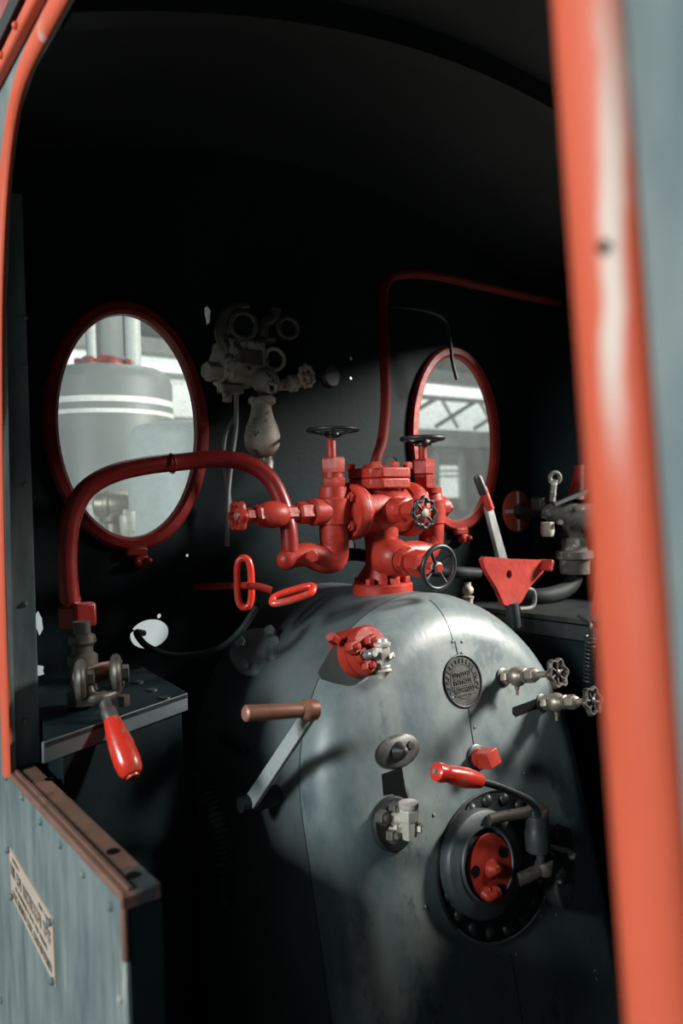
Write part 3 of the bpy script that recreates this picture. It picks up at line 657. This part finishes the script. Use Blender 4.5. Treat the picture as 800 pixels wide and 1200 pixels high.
# two try cocks
def trycock(px, py, wx, wy, label, out, rot):
    P = BH(px, py); t = thing('try_cock', label, 'valve', P, 'brass try cocks on the backhead')
    lo_, best = .05, None
    for i in range(60):                               # find the reach at which the wheel sits over its pixel
        h = .06+.003*i; q = P+NO*h; xx = 400+FPX*q.dot(cr)/depth(q)
        if best is None or abs(xx-wx) < best[0]: best = (abs(xx-wx), h)
    H = best[1]
    MB().lathe(P-NO*.003, NO, [(0, .023), (.006, .023), (.008, .018)], n=28).build('socket', 'iron', t)
    b = MB(); b.hexn(P, NO, .0165, .022); b.lathe(P+NO*.02, NO, [(0, .010), (.006, .012), (.010, .017), (.018, .0225), (.026, .024), (.034, .0225), (.042, .017), (.046, .014), (.050, .017), (.055, .017), (.058, .012), (.064, .012)], n=24)
    b.hexn(P+NO*.080, NO, .0175, .022); b.lathe(P+NO*.10, NO, [(0, .012), (.006, .013), (.010, .008), (H-.10, .006)], n=16)
    b.build('body', 'brass', t)
    MB().lathe(P+NO*.045-V((0,0,.018)), (0,0,-1), [(0, .007), (.012, .006), (.014, .004), (.026, .004)], n=12).build('spout', 'brass', t)
    wheel(t, P+NO*H, NO, .0285, .0048, out, 'grease', wav=.13, lobes=out, hub=.33, hubmat='iron', sq=1.5, rot=rot)
trycock(589, 794, 653, 796, 'upper brass try cock with scalloped wheel on the backhead', 6, .3)
trycock(635, 824, 694, 823, 'lower brass try cock with scalloped wheel near the boiler edge', 6, .8)

# fire door
P = BH(570, 1025)
fd = thing('fire_door', 'black round fire door with red damper disc and lever handle', 'door', P)
def bco(x, y, h=0): q = BH(x, y, h); return ((q-P).dot(BX), (q-P).dot(BU))
lft, rgt, top, bot = bco(506, 1008), bco(650, 1022), bco(580, 922), bco(558, 1121)
Rx = (rgt[0]-lft[0])/2; Rc = (lft[0]+rgt[0])/2; Ry = (top[1]-bot[1])/2; Ryc = (top[1]+bot[1])/2
C0 = P+BX*Rc+BU*Ryc
def oval(C, a_, b_, h, n=64, e=1.0):
    out = []
    for i in range(n):
        t = 2*PI*i/n; ct, st_ = math.cos(t), math.sin(t)
        out.append(C+BX*(a_*math.copysign(abs(ct)**e, ct))+BU*(b_*math.copysign(abs(st_)**e, st_))+NO*h)
    return out
rg = MB()
rings = [rg.ring(oval(C0, Rx*k, Ry*k, h)) for k, h in ((1.0, -.002), (1.0, .004), (.985, .006), (.97, .006), (.955, .0015), (.6, .0015))]
for q in range(len(rings)-1): rg.bridge(rings[q], rings[q+1])
rg.f.append(tuple(rings[-1])); ring_o = rg.build('mouth_ring', 'iron', fd)
MB().tube(oval(C0, Rx*.985, Ry*.985, .005)[38:58], .0028, n=8).build('ring_lip', 'steel', ring_o)
for k in range(18):
    t = 2*PI*(k+.4)/18; MB().ball(C0+BX*(Rx*.85*math.cos(t))+BU*(Ry*.87*math.sin(t))+NO*.001, .0145, n=14, ax=NO, sq=.8).build('rivet', 'iron', ring_o)
dl, dr_, dt, db_ = bco(523, 1020, .03), bco(612, 1010, .03), bco(578, 941, .03), bco(548, 1093, .03)
Da = (dr_[0]-dl[0])/2; Dc = P+BX*(dl[0]+dr_[0])/2+BU*(dt[1]+db_[1])/2; Db = (dt[1]-db_[1])/2
dm = MB(); rings = [dm.ring(oval(Dc, Da*k, Db*k, h)) for k, h in ((.98, .002), (1.0, .024), (.975, .034), (.94, .037), (.70, .038), (.685, .042), (.655, .042), (.63, .028), (.3, .028))]
for q in range(len(rings)-1): dm.bridge(rings[q], rings[q+1])
dm.f.append(tuple(rings[-1])); dm.build('door_plate', 'cover', fd)
Q = BH(575, 1018, .032); dx = .0; 
ra, rb_ = .064, .073
damper = MB(); damper.lathe(Q-NO*.004, NO, [(0, 1), (.008, 1), (.010, .97)], n=48, ell=(ra, rb_), ab=(BX, BU))
dmo = damper.build('damper_disc', 'red', fd, label='red damper disc')
for x, y in ((587,998), (556,1021), (584,1042)): MB().lathe(BH(x, y, .036), NO, [(0, .0115), (.0045, .0115), (.004, .009)], n=20).build('air_hole_shade', 'void', dmo)
MB().lathe(BH(575,1018,.036), NO, [(0, .020), (.004, .020), (.010, .014), (.018, .011), (.022, .006)], n=22).build('centre_bolt', 'red', dmo)
MB().tube(crom([BH(566,1046,.04), BH(573,1051,.052), BH(580,1048,.055)], 4), .0105, n=12).build('thumb_knob', 'red', dmo)
MB().ball(BH(581,1046,.05), .0135, n=16).build('thumb_knob', 'red', dmo); MB().ball(BH(570,1045,.045), .0105, n=16).build('thumb_knob', 'red', dmo)
# handle: red wooden grip, bent rod, hinge strap and barrel
g0, g1 = BH(510, 904, .13), BH(562, 915, .125)
gx = (g1-g0).normalized(); gl = (g1-g0).length
gr = MB().lathe(g0, gx, [(0, .014), (.003, .018), (.016, .0195), (.026, .0175), (.034, .0165), (.048, .0185), (gl*.68, .0205), (gl*.88, .0175), (gl, .015)], n=24).build('grip', 'redwood', fd, label='red wooden grip')
MB().lathe(g0-gx*.004, gx, [(0, .005), (.006, .007)], n=12).build('grip_screw', 'steel', gr)
MB().tube(crom([g1-gx*.01, BH(580,920,.12), BH(605,930,.115), BH(620,938,.108), BH(628,947,.10), BH(630,956,.09)], 6), .0085, n=14).build('handle_rod', 'iron', fd)
ts = MB().tube(crom([BH(573,961,.044), BH(588,957,.052), BH(605,954,.064), BH(622,951,.078)], 5), 1, n=14, ell=(.0125, .010), up=(0,0,1))
ts.lathe(BH(629,951,.078)-V((0,0,.010)), (0,0,1), [(0, .024), (.004, .026), (.016, .026), (.020, .023)], n=26)
ts.build('top_strap', 'strap', fd)
hx = 626
def bcol(x, spec, h, mat, name, parent, n=24):
    q = BH(x, sum(s_[0] for s_ in spec)/len(spec), h); k = depth(q)/FPX
    pr = sorted([((yy-spec[0][0])*-k, hw*k) for yy, hw in spec]); q0 = BH(x, spec[0][0], h)
    return MB().lathe(q0, (0,0,1), pr, n=n).build(name, mat, parent)
hb = bcol(630, [(996,14), (975,15), (972,13.5), (960,13), (955,12)], .065, 'iron', 'hinge_barrel', fd)
bcol(634, [(1018,5.5), (995,5.5)], .065, 'iron', 'hinge_pin', fd)
ts = MB().tube(crom([BH(607,1031,.040), BH(618,1027,.052), BH(630,1021,.062), BH(640,1014,.068)], 5), 1, n=14, ell=(.016, .011), up=(0,0,1))
ts.lathe(BH(638,1016,.066)-V((0,0,.014)), (0,0,1), [(0, .019), (.004, .021), (.024, .021), (.028, .018)], n=24)
ts.build('bottom_strap', 'strap', fd)
MB().prism([BH(x, y, .004) for x, y in ((632,965), (652,968), (656,1000), (654,1040), (648,1062), (640,1062), (634,1040))], NO*.045).build('hinge_bracket', 'iron', fd, bevel=.006)
MB().torus(BH(654,976,.05), (.5,-.8,0), .015, .006, n=20).build('bracket_eye', 'iron', fd)
MB().torus(BH(657,1025,.05), (.3,-.95,0), .0125, .007, n=20).build('bracket_eye', 'dirty', fd)
MB().tube(crom([BH(640,1000,.055), BH(650,1010,.055), BH(657,1022,.05)], 4), .007, n=10).build('hook', 'iron', fd)
hk = MB().tube(crom([BH(644,992,.06), BH(656,995,.06), BH(666,997,.06), BH(672,1001,.055)], 5), .0055, n=10); hk.ball(BH(670,1002,.055), .010, n=14); hk.build('latch_lever', 'dirty', fd)

# ------------------------------------------------------------------ locker in the front corner with the cock on it
ZB = -.385
f0, f1, f2 = AZ(ZB, 45, 872), AZ(ZB, 219.8, 812), AZ(ZB, 163, 780)
dirv = (f1-f0).normalized(); f0 = AZ(ZB, 51, 870); f2 = V((f2.x+.0, YF-.004, ZB)); f3 = V((XS+.058, YF-.004, ZB)); f4 = V((XS+.060, 1.475, ZB))
lk = thing('corner_locker', 'dark steel corner locker with flat lipped top', 'locker', (.5, 1.6, ZF))
MB().prism([f0, f1, f2, f3, f4], (0,0,-.012)).build('top_plate', 'wall', lk, bevel=.002)
nv = V((dirv.y, -dirv.x, 0)); e2 = (f2-f1).normalized(); n2 = V((e2.y, -e2.x, 0))
def strip(a, b, nrm_, h, name, t=.006): MB().prism([a, b, b-nrm_*t, a-nrm_*t], (0,0,-h)).build(name, 'shell', lk, bevel=.0015)  # lips painted lighter than the top, standing for light on them
strip(f0, f1, nv, .036, 'front_lip'); strip(f1, f2, n2, .036, 'side_lip')
ins = [f1-nv*.008-dirv*((f1.x-.392)/dirv.x), f1-nv*.008-n2*.008, f2-n2*.008, f3, V((.394, 1.50, ZB))]
MB().prism([V((p.x, p.y, ZF+.001)) for p in ins], (0,0,ZB-.012-ZF)).build('carcass', 'wall', lk)
for x, y in ((162,800), (178,809), (193,818)):
    q = AZ(ZB, x, y); MB().lathe(q, (0,0,1), [(-.001, .013), (.0025, .012), (.003, .008)], n=14).build('rivet', 'iron', lk)
tc2 = thing('hand_cock', 'steel yoke cock with red wooden handle on the locker top', 'valve', AZ(ZB, 110, 822))
YC = 1.42
C = lambda x, y, dy=0: AY(YC+dy, x, y)
vcol(97, [(824,19), (812,20), (808,15), (782,13), (778,17), (768,17), (764,12), (757,12), (752,16), (745,15), (742,10), (728,10)], Y=1.5).build('body', 'grease', tc2)
MB().lathe(C(118, 788, .03), V((1,.25,.05)), [(-.05, .016), (.0, .019), (.035, .016)], n=18).build('cross_bar', 'copper', tc2)
for x, y in ((95,797), (136,790)):
    q = C(x, y); MB().torus(q, (.94,-.34,0), .028, .011, n=28, sq=.9).lathe(q-V((.94,-.34,0))*.012, (.94,-.34,0), [(0, .026), (.024, .026)], n=22).build('clamp_ring', 'grease', tc2)
    MB().hexn(q+V((.94,-.34,0))*.010, (.94,-.34,0), .017, .014).build('nut', 'grease', tc2)
MB().tube(crom([C(103,800,-.005), C(106,815,-.015), C(117,818,-.025), C(132,812,-.015), C(140,796,-.005)], 6), .012, n=12).build('yoke', 'grease', tc2)
h0, h1 = C(120, 815, -.02), C(156, 911, -.13)
hx_ = (h1-h0).normalized(); hl_ = (h1-h0).length
MB().lathe(h0-hx_*.01, hx_, [(0, .012), (hl_*.22, .011), (hl_*.26, .014), (hl_*.36, .0145)], n=18).build('ferrule', 'grease', tc2)
h2 = h0+hx_*hl_*.30; l2 = hl_*.70
hg = MB().lathe(h2, hx_, [(0, .014), (l2*.10, .0165), (l2*.45, .0225), (l2*.75, .0235), (l2*.90, .021), (l2*.96, .016), (l2*.97, .012), (l2*1.0, .0115), (l2*1.01, .008)], n=26).build('handle', 'redwood', tc2, label='red wooden handle worn to bare wood')
MB().lathe(h2+hx_*l2*.985, hx_, [(0, .0115), (l2*.02, .011), (l2*.025, .006)], n=18).build('end_nut', 'copper', hg)
MB().hexn(C(145, 815, -.01), (0,0,-1), .012, .02).build('nut', 'grease', tc2)

# ------------------------------------------------------------------ right hand side of the cab
# red triangular quadrant with its lever
TY = 1.45
qd = thing('quadrant_bracket', 'red triangular bracket plate with a centre hole behind the boiler edge', 'bracket', AY(TY, 598, 708))
T_ = lambda x, y: AY(TY, x, y)
tri = [T_(563,656), T_(566,652), T_(600,655), T_(633,656), T_(637,661), T_(634,670), T_(618,688), T_(608,706), T_(598,712), T_(588,708), T_(580,690), T_(567,668)]
hq = T_(594, 673)
holes_t = [ellipse(hq.x, hq.z, .012, .012, 20)]
pl = sheet('plate', 'red', [(p.x, p.z) for p in tri], holes_t, lambda u, v, w: (u-qd.location.x, TY+w-qd.location.y, v-qd.location.z), .016, kind=None, parent=None)
pl.location = (pl.location.x, pl.location.y, pl.location.z); pl.parent = qd
MB().box(T_(632,662)+V((.004,-.018,.0)), (.014, .05, .034), V((.93,0,-.36)), V((0,1,0)), V((.36,0,.93))).build('end_flange', 'red', qd, bevel=.004)
MB().tube([T_(599,706), T_(602,722)+V((0,.0,-.03))], .02, n=12).build('stalk', 'iron', qd)
MB().tube(crom([T_(614,690), T_(624,692), T_(626,704), T_(622,712), T_(608,714)], 4), .007, n=10).build('catch', 'limed', qd)
lvr = thing('reach_lever', 'slanting flat steel lever with red tip behind the triangular bracket', 'lever', AY(1.50, 596, 660))
W_ = lambda x, y: AY(1.50, x, y)
def bar(a_, b_, w, mat, name, w2=None):
    d = (b_-a_).normalized(); s_ = d.cross(V((0,1,0))).normalized(); w2 = w2 or w
    return MB().prism([a_-s_*w, b_-s_*w2, b_+s_*w2, a_+s_*w], (0,.014,0)).build(name, mat, lvr, bevel=.004)
bar(W_(573,592), W_(592,664), .014, 'steel', 'blade', .019)
MB().lathe(W_(574,597), W_(563,566)-W_(574,597), [(0, .013), (.07, .0125), (.075, .010)], n=16).build('grip', 'red', lvr)
MB().lathe(W_(566.5,578), W_(557,553)-W_(566.5,578), [(0, .0135), (.05, .0125), (.056, .009)], n=16).build('grip_end', 'iron', lvr)
# injector along the right wall
YI = 1.56
I = lambda x, y, dy=0: AY(YI+dy, x, y)
ij = thing('injector', 'grimy grey injector body with ringed elbow beside the boiler', 'injector', I(665, 640))
pa, pe = I(640, 600, .07), I(688, 606, -.03)
axi = (pe-pa).normalized(); li = (pe-pa).length
MB().lathe(pa, axi, [(-.015, .022), (0, .026), (.02, .036), (.05, .034), (.08, .040), (li, .046), (li+.08, .046)], n=26).build('body', 'limed', ij)
MB().tube(crom([I(668,612), I(673,625), I(674,640), I(674,655)], 4), .030, n=18).build('down_leg', 'limed', ij)
vcol(673, [(672,17), (656,18), (654,22), (646,22), (644,15), (640,14), (637,15), (630,15)], Y=YI, n=24).build('union', 'limed', ij)
MB().lathe(I(641,612), (0,0,-1), [(0, .020), (.03, .022), (.045, .018)], n=18).build('overflow_plug', 'dirty', ij)
MB().tube(crom([I(647,588), I(648,575), I(650,563)], 4), [.010]*9, n=12).build('lever_eye', 'limed', ij)
MB().torus(I(650,560), (-.5,-.85,0), .017, .007, n=22).build('lever_eye', 'limed', ij)
MB().prism([I(650,590,-.04), I(690,572,-.04), I(692,577,-.04), I(651,593,-.04)], (0,.012,0)).build('link_bar', 'iron', ij)
vcol(686, [(585,20), (572,18), (560,14), (545,12)], Y=YI+.02).build('steam_union', 'darkred', ij)
MB().lathe(I(655,612,-.03), (-.4,-.9,0), [(0, .009), (.012, .008)], n=12).build('tap_screw', 'limed', ij)
pipe('delivery_pipe', [I(673,662), I(672,680), I(660,692), I(640,698), I(622,700,.02), I(608,704,.05)], .026, 'rubber', 'black elbow pipe curving below the injector union', 'pipe')
# flange disc on the front wall and pipe stub into the injector
c = AY(YF-.002, 605, 599)
wd = thing('wall_flange', 'round red and white flange disc on the front wall feeding the injector', 'flange', c)
MB().lathe(c, (0,-1,0), [(0, .073), (.006, .073), (.008, .070)], n=40).build('disc', 'bead', wd)
MB().box(c+V((0,-.0065,0)), (.012, .005, .138)).build('white_stripe', 'white', wd); MB().box(c+V((0,-.0065,0)), (.138, .005, .012)).build('white_stripe', 'white', wd)
stub_end = pa+axi*.0
MB().hexn(c+V((0,-.006,0)), (0,-1,0), .030, .03).build('nut', 'iron', wd)
MB().tube([c+V((0,-.03,0)), stub_end], .020, n=18).build('stub_pipe', 'iron', wd)
MB().box(I(632,591,.09), (.04, .05, .05)).build('valve_box', 'iron', wd, bevel=.008)
q = I(640, 650, .1); tag(MB().lathe((q.x, q.y, ZF+.65), (0,0,1), [(0, .055), (.72, .055)], n=24).build('filter_pot', 'rubber'), 'black upright cylinder standing behind the injector', 'canister') if False else None
# bench tank along the right wall
zt = -.335
bt = thing('side_bench', 'dark side bench along the wall beyond the boiler', 'bench', (1.95, 1.3, ZF))
MB().box((1.975, 1.10, zt-.01), (.43, 1.38, .02)).build('top', 'iron', bt, bevel=.003)
MB().box((1.766, 1.10, zt-.035), (.012, 1.38, .05)).build('edge_angle', 'iron', bt, bevel=.003)
MB().box((1.98, 1.10, (zt-.02+ZF)/2), (.40, 1.36, zt-.02-ZF-.002)).build('carcass', 'wall', bt)
for x, y in ((642,740), (680,748)):
    q = AX(1.78, x, y); MB().ball(q, .010, n=12, ax=(1,0,0)).build('rivet', 'wall', bt)
# coil spring near the post
s0 = AX(1.70, 692, 745); s1 = AX(1.70, 690, 800)
coil = []
for i in range(0, 12*14+1):
    t = i/(12*14); p = s0.lerp(s1, t); coil.append(p+V((math.cos(2*PI*i/14)*.013, math.sin(2*PI*i/14)*.013, 0)))
cs = thing('coil_spring', 'dark coil spring hanging by the side bench edge', 'spring', s1)
MB().tube(coil, .0036, n=8).build('coil', 'iron', cs)
MB().tube(crom([s0+V((0,0,.0)), s0+V((0,0,.03)), s0+V((.02,.05,.045))], 4), .005, n=8).build('hook', 'iron', cs)
# red pipe low beside the post
pipe('drop_pipe', [AX(1.75, 706, 600), AX(1.75, 703, 650), AX(1.75, 700, 690), AX(1.75, 696, 720)], .008, 'red', 'thin red rod dropping to the spring beside the door post', 'rod')
q = AY(1.62, 548, 692)
kn = MB(); kn.lathe(q+V((0,0,-.03)), (0,0,1), [(-.12, .012), (0, .014), (.012, .018)], n=16); kn.ball(q, .017, n=16); kn.box(q+V((0,0,.014)), (.022, .006, .02))
tag(kn.build('oil_cup', 'dirty'), 'small grey oil cup knob peeping over the boiler shoulder', 'knob')
q = BH(735, 1188, -.03)
tag(MB().torus((1.70, 1.02, -1.17), (-.5,-.8,0), .02, .007, n=20).tube([(1.70, 1.02, -1.19), (1.72, 1.05, -1.45)], .009).build('low_hook', 'iron'), 'dark ringed hook at floor level past the boiler edge', 'hook')

# ------------------------------------------------------------------ notice plate on the low panel
npl = [AX(XS-.007, x, y) for x, y in ((10,992), (61,1077), (65,1157), (14,1053))]
tl, tr2, br2, bl = npl
ntp = thing('notice_plate', 'tan enamel notice plate with worn brown lettering riveted to the low side panel', 'sign', sum(npl, V((0,0,0)))/4)
MB().prism(npl, (.004,0,0)).build('plate', 'plate', ntp)
def puv(u, v): return tl.lerp(tr2, u).lerp(bl.lerp(br2, u), v)
tx_ = MB()
def glyphs(u0, u1, v0, v1, gap):
    u = u0
    while u < u1-.01:
        w = random.uniform(.6, 1)*gap
        if random.random() < .12: u += gap*.8; continue
        for (a0, a1, b0, b1) in random.choice((((0,.3,0,1),(.3,1,0,.25),(.3,1,.45,.65)), ((0,.3,0,1),(.7,1,0,1),(.3,.7,.4,.6)), ((0,.3,0,1),(.7,1,0,1),(.3,.7,0,.2),(.3,.7,.8,1)), ((.35,.65,0,1),(0,1,0,.22)), ((0,.3,0,1),(.3,1,.78,1),(.3,1,0,.2)))):
            q = [puv(u+w*.8*a0, v0+(v1-v0)*b0), puv(u+w*.8*a1, v0+(v1-v0)*b0), puv(u+w*.8*a1, v0+(v1-v0)*b1), puv(u+w*.8*a0, v0+(v1-v0)*b1)]
            tx_.prism([p+V((.001,0,0)) for p in q], (-.0017,0,0))
        u += gap
glyphs(.10, .28, .09, .16, .022); glyphs(.72, .92, .09, .16, .022)
glyphs(.03, .97, .26, .48, .042); glyphs(.14, .86, .58, .66, .022); glyphs(.05, .96, .76, .90, .028)
tx_.build('lettering', 'ink', ntp, label='brown lettering')
for x, y in ((9,996), (13,1051), (58,1081), (61,1150)):
    MB().ball(AX(XS-.009, x, y), .0062, n=12, ax=(1,0,0)).build('rivet', 'sheet', ntp)

# ------------------------------------------------------------------ the locomotive ahead and the hall, seen through the windows
ZTO = -.10
xb = thing('outer_boiler', 'grey boiler barrel ahead of the cab seen through the windows', 'boiler', (XC, 3.4, -.6))
MB().lathe((XC, 1.84, -.60), (0,1,0), [(0, .48), (3.4, .48)], n=48).build('barrel', 'dome2', xb)
dm = thing('steam_dome', 'large grey dome with two white bands behind the window', 'dome', (XC, 3.5, -.2))
dz = AY(3.5, 140, 437).z
MB().lathe((XC, 3.5, 0), (0,0,1), [(-.3, .300), (dz-.07, .300), (dz-.03, .288), (dz-.008, .262), (dz, .22), (dz+.004, .10)], n=56).build('casing', 'dome', dm)
for y0_, y1_ in ((465,472), (480,485)):
    za, zb_ = AY(3.25, 140, y0_).z, AY(3.25, 140, y1_).z
    MB().lathe((XC, 3.5, 0), (0,0,1), [(zb_, .3005), (zb_, .3025), (za, .3025), (za, .3005)], n=56, cap=False).build('band', 'white', dm, label='white painted band')
MB().lathe((XC-.01, 3.5, dz), (0,0,1), [(-.005, .14), (.02, .14), (.022, .105), (.06, .10)], n=10).build('top_flange', 'darkred', dm)
for k in range(8):
    t = 2*PI*k/8; bolt(dm, (XC-.01+.12*math.cos(t), 3.5+.12*math.sin(t), dz+.02), (0,0,1), .016, .03, 'darkred', stud=False)
fn = MB().lathe((XC+.0, 3.5, dz+.05), (0,0,1), [(0, .10), (.02, .085), (1.4, .085)], n=32); fn.build('stack', 'dome', dm)
MB().lathe((XC-.09, 3.42, dz+.04), (0,0,1), [(0, .02), (1.2, .02)], n=12).build('side_pipe', 'dome2', dm)
MB().lathe((XC+.115, 3.46, dz+.02), (0,0,1), [(0, .04), (1.3, .04)], n=16).build('side_pipe', 'dome2', dm)
sd = thing('sand_dome', 'smaller pale grey dome close behind the window glass', 'dome', (XC, 2.54, -.2))
d2 = AY(2.35, 190, 489).z
MB().lathe((XC, 2.54, 0), (0,0,1), [(-.3, .262), (d2-.05, .262), (d2-.02, .252), (d2-.005, .232), (d2, .20), (d2+.012, .10), (d2+.014, .05)], n=56).build('casing', 'dome2', sd)
for x, yy, h, r, mt in ((112, 600, .10, .045, 'pale'), (133, 598, .11, .055, 'brass'), (150, 612, .08, .030, 'pale'), (162, 608, .09, .036, 'pale')):
    q = AX(1.02, x, yy)
    o = thing('safety_valve', {112: 'dull metal fitting leftmost below the big dome', 133: 'round tan fitting below the big dome', 150: 'small pale capped fitting beside the tan one', 162: 'pale ribbed fitting nearest the small dome'}[x], 'valve', (q.x, q.y, -.2), 'fittings on the outer boiler')
    bb_ = MB().lathe((q.x, q.y, q.z-.25), (0,0,1), [(0, r*.6), (.2, r*.6), (.21, r*.9), (.25, r), (.25+h*.3, r), (.25+h*.35, r*.7)], n=20)
    if mt == 'brass': bb_.lathe(V((q.x, q.y-.02, q.z+.02))-cr*.075, cr, [(0, .035), (.01, .045), (.04, .048), (.045, .056), (.06, .056), (.065, .05), (.12, .05), (.14, .036)], n=20)
    bb_.build('body', mt, o)
    MB().hexn((q.x, q.y, q.z+h*.33), (0,0,1), r*.6, h*.25).build('cap', mt, o)
# hall
MB().box((10, 12, -1.9), (60, 40, .1)).build('ground', 'ground', kind='structure')
def hz(x, y, Y=9): return AY(Y, x, y)
zw1 = (hz(490,505).z+hz(575,505).z)/2
zw0 = .92
MB().box((9, 9.3, -.45), (30, .2, 2.75)).build('wall_hall', 'hallpink', kind='structure')
MB().box((9, 9.15, zw0+.10), (30, .35, .26)).build('trim_5', 'hall', kind='structure')
wz0, wz1 = hz(532,583).z, hz(532,545).z; wx0, wx1 = hz(522,560).x, hz(545,560).x
wh = MB()
wh.box(((wx0+wx1)/2, 9.19, (wz0+wz1)/2), (wx1-wx0, .03, wz1-wz0)); who = wh.build('window_3', 'skylight', kind='structure')
for k in (0.28, .55): MB().box(((wx0+wx1)/2, 9.165, wz0+(wz1-wz0)*(1-k*.6)), (wx1-wx0, .03, .035)).build('glazing_bar', 'beam', who)
for xx in (wx0-.07, wx1+.07):
    MB().box((xx, 9.15, (wz0+wz1)/2-.05), (.10, .08, wz1-wz0+.35)).lathe((xx, 9.15, (wz0+wz1)/2-.05+(wz1-wz0+.35)/2), (0,0,1), [(0, .07), (.14, .001)], n=4, rot=PI/4).build('post', 'beam', who)
# sloping roof: glazed band between boards, and its trusses
def quadroof(name, mat, y0, z0, y1, z1, kind='structure'):
    MB().prism([V((-12,y0,z0)), V((26,y0,z0)), V((26,y1,z1)), V((-12,y1,z1))], (0,0,.06)).build(name, mat, kind=kind)
zsk = 1.72
quadroof('ceiling_skylight', 'skylight', 9.3, zw0+.28, 9.35, 6.5)
quadroof('ceiling_boards', 'greybeam', 8.7, 2.05, 4.6, 2.25)
MB().box((9, 8.8, 1.98), (30, .25, .22)).build('trim_6', 'beam', kind='structure')
t_ = thing('roof_girder', 'pale lattice roof girder across the hall skylight beyond the right oval window', 'girder', (9, 8.9, 1.2))
MB().box((9, 8.95, 1.66), (16, .07, .07)).build('chord', 'beam', t_)
for k in range(9):
    x0 = 5.0+k*.9
    MB().tube([(x0, 8.95, 1.2), (x0+.9, 8.95, 1.64)], .035, n=8).build('brace', 'greybeam', t_)
    MB().tube([(x0+.5, 8.95, 1.2), (x0+.15, 8.95, 1.64)], .03, n=8).build('brace', 'beam', t_)

# ------------------------------------------------------------------ light
w = bpy.data.worlds.new('World'); sc.world = w; w.use_nodes = True
bg = w.node_tree.nodes['Background']; bg.inputs['Color'].default_value = (.62,.92,1.0,1); bg.inputs['Strength'].default_value = .10
def area(name, loc, tgt, size, power, col=(1,1,1), sy=None):
    d = bpy.data.lights.new(name, 'AREA'); d.energy = power; d.size = size; d.color = col
    if sy: d.shape = 'RECTANGLE'; d.size_y = sy
    o = bpy.data.objects.new(name, d); COL.objects.link(o); o.location = loc
    o.rotation_euler = (V(tgt)-V(loc)).to_track_quat('-Z', 'Y').to_euler(); return o
area('hall_daylight_far_side', (5.1, -1.0, 2.12), (1.3, 1.3, -.3), .95, 830, (1,.96,.89))
area('hall_daylight_near_side', (-3.6, .65, 1.4), (.8, 1.2, -.4), .95, 270, (.93,1,1))
area('hall_roof_daylight', (3.5, 5.0, 5.5), (1.6, 3.4, 0), 3.0, 210, (1,1,.98))
area('hall_end_daylight', (8, 5.5, 5.5), (9, 9, 0), 3.0, 420, (1,1,.98))
sc.view_settings.view_transform = 'Standard'; sc.view_settings.look = 'None'; sc.view_settings.gamma = 1; sc.view_settings.exposure = 0
sc.view_settings.use_curve_mapping = False
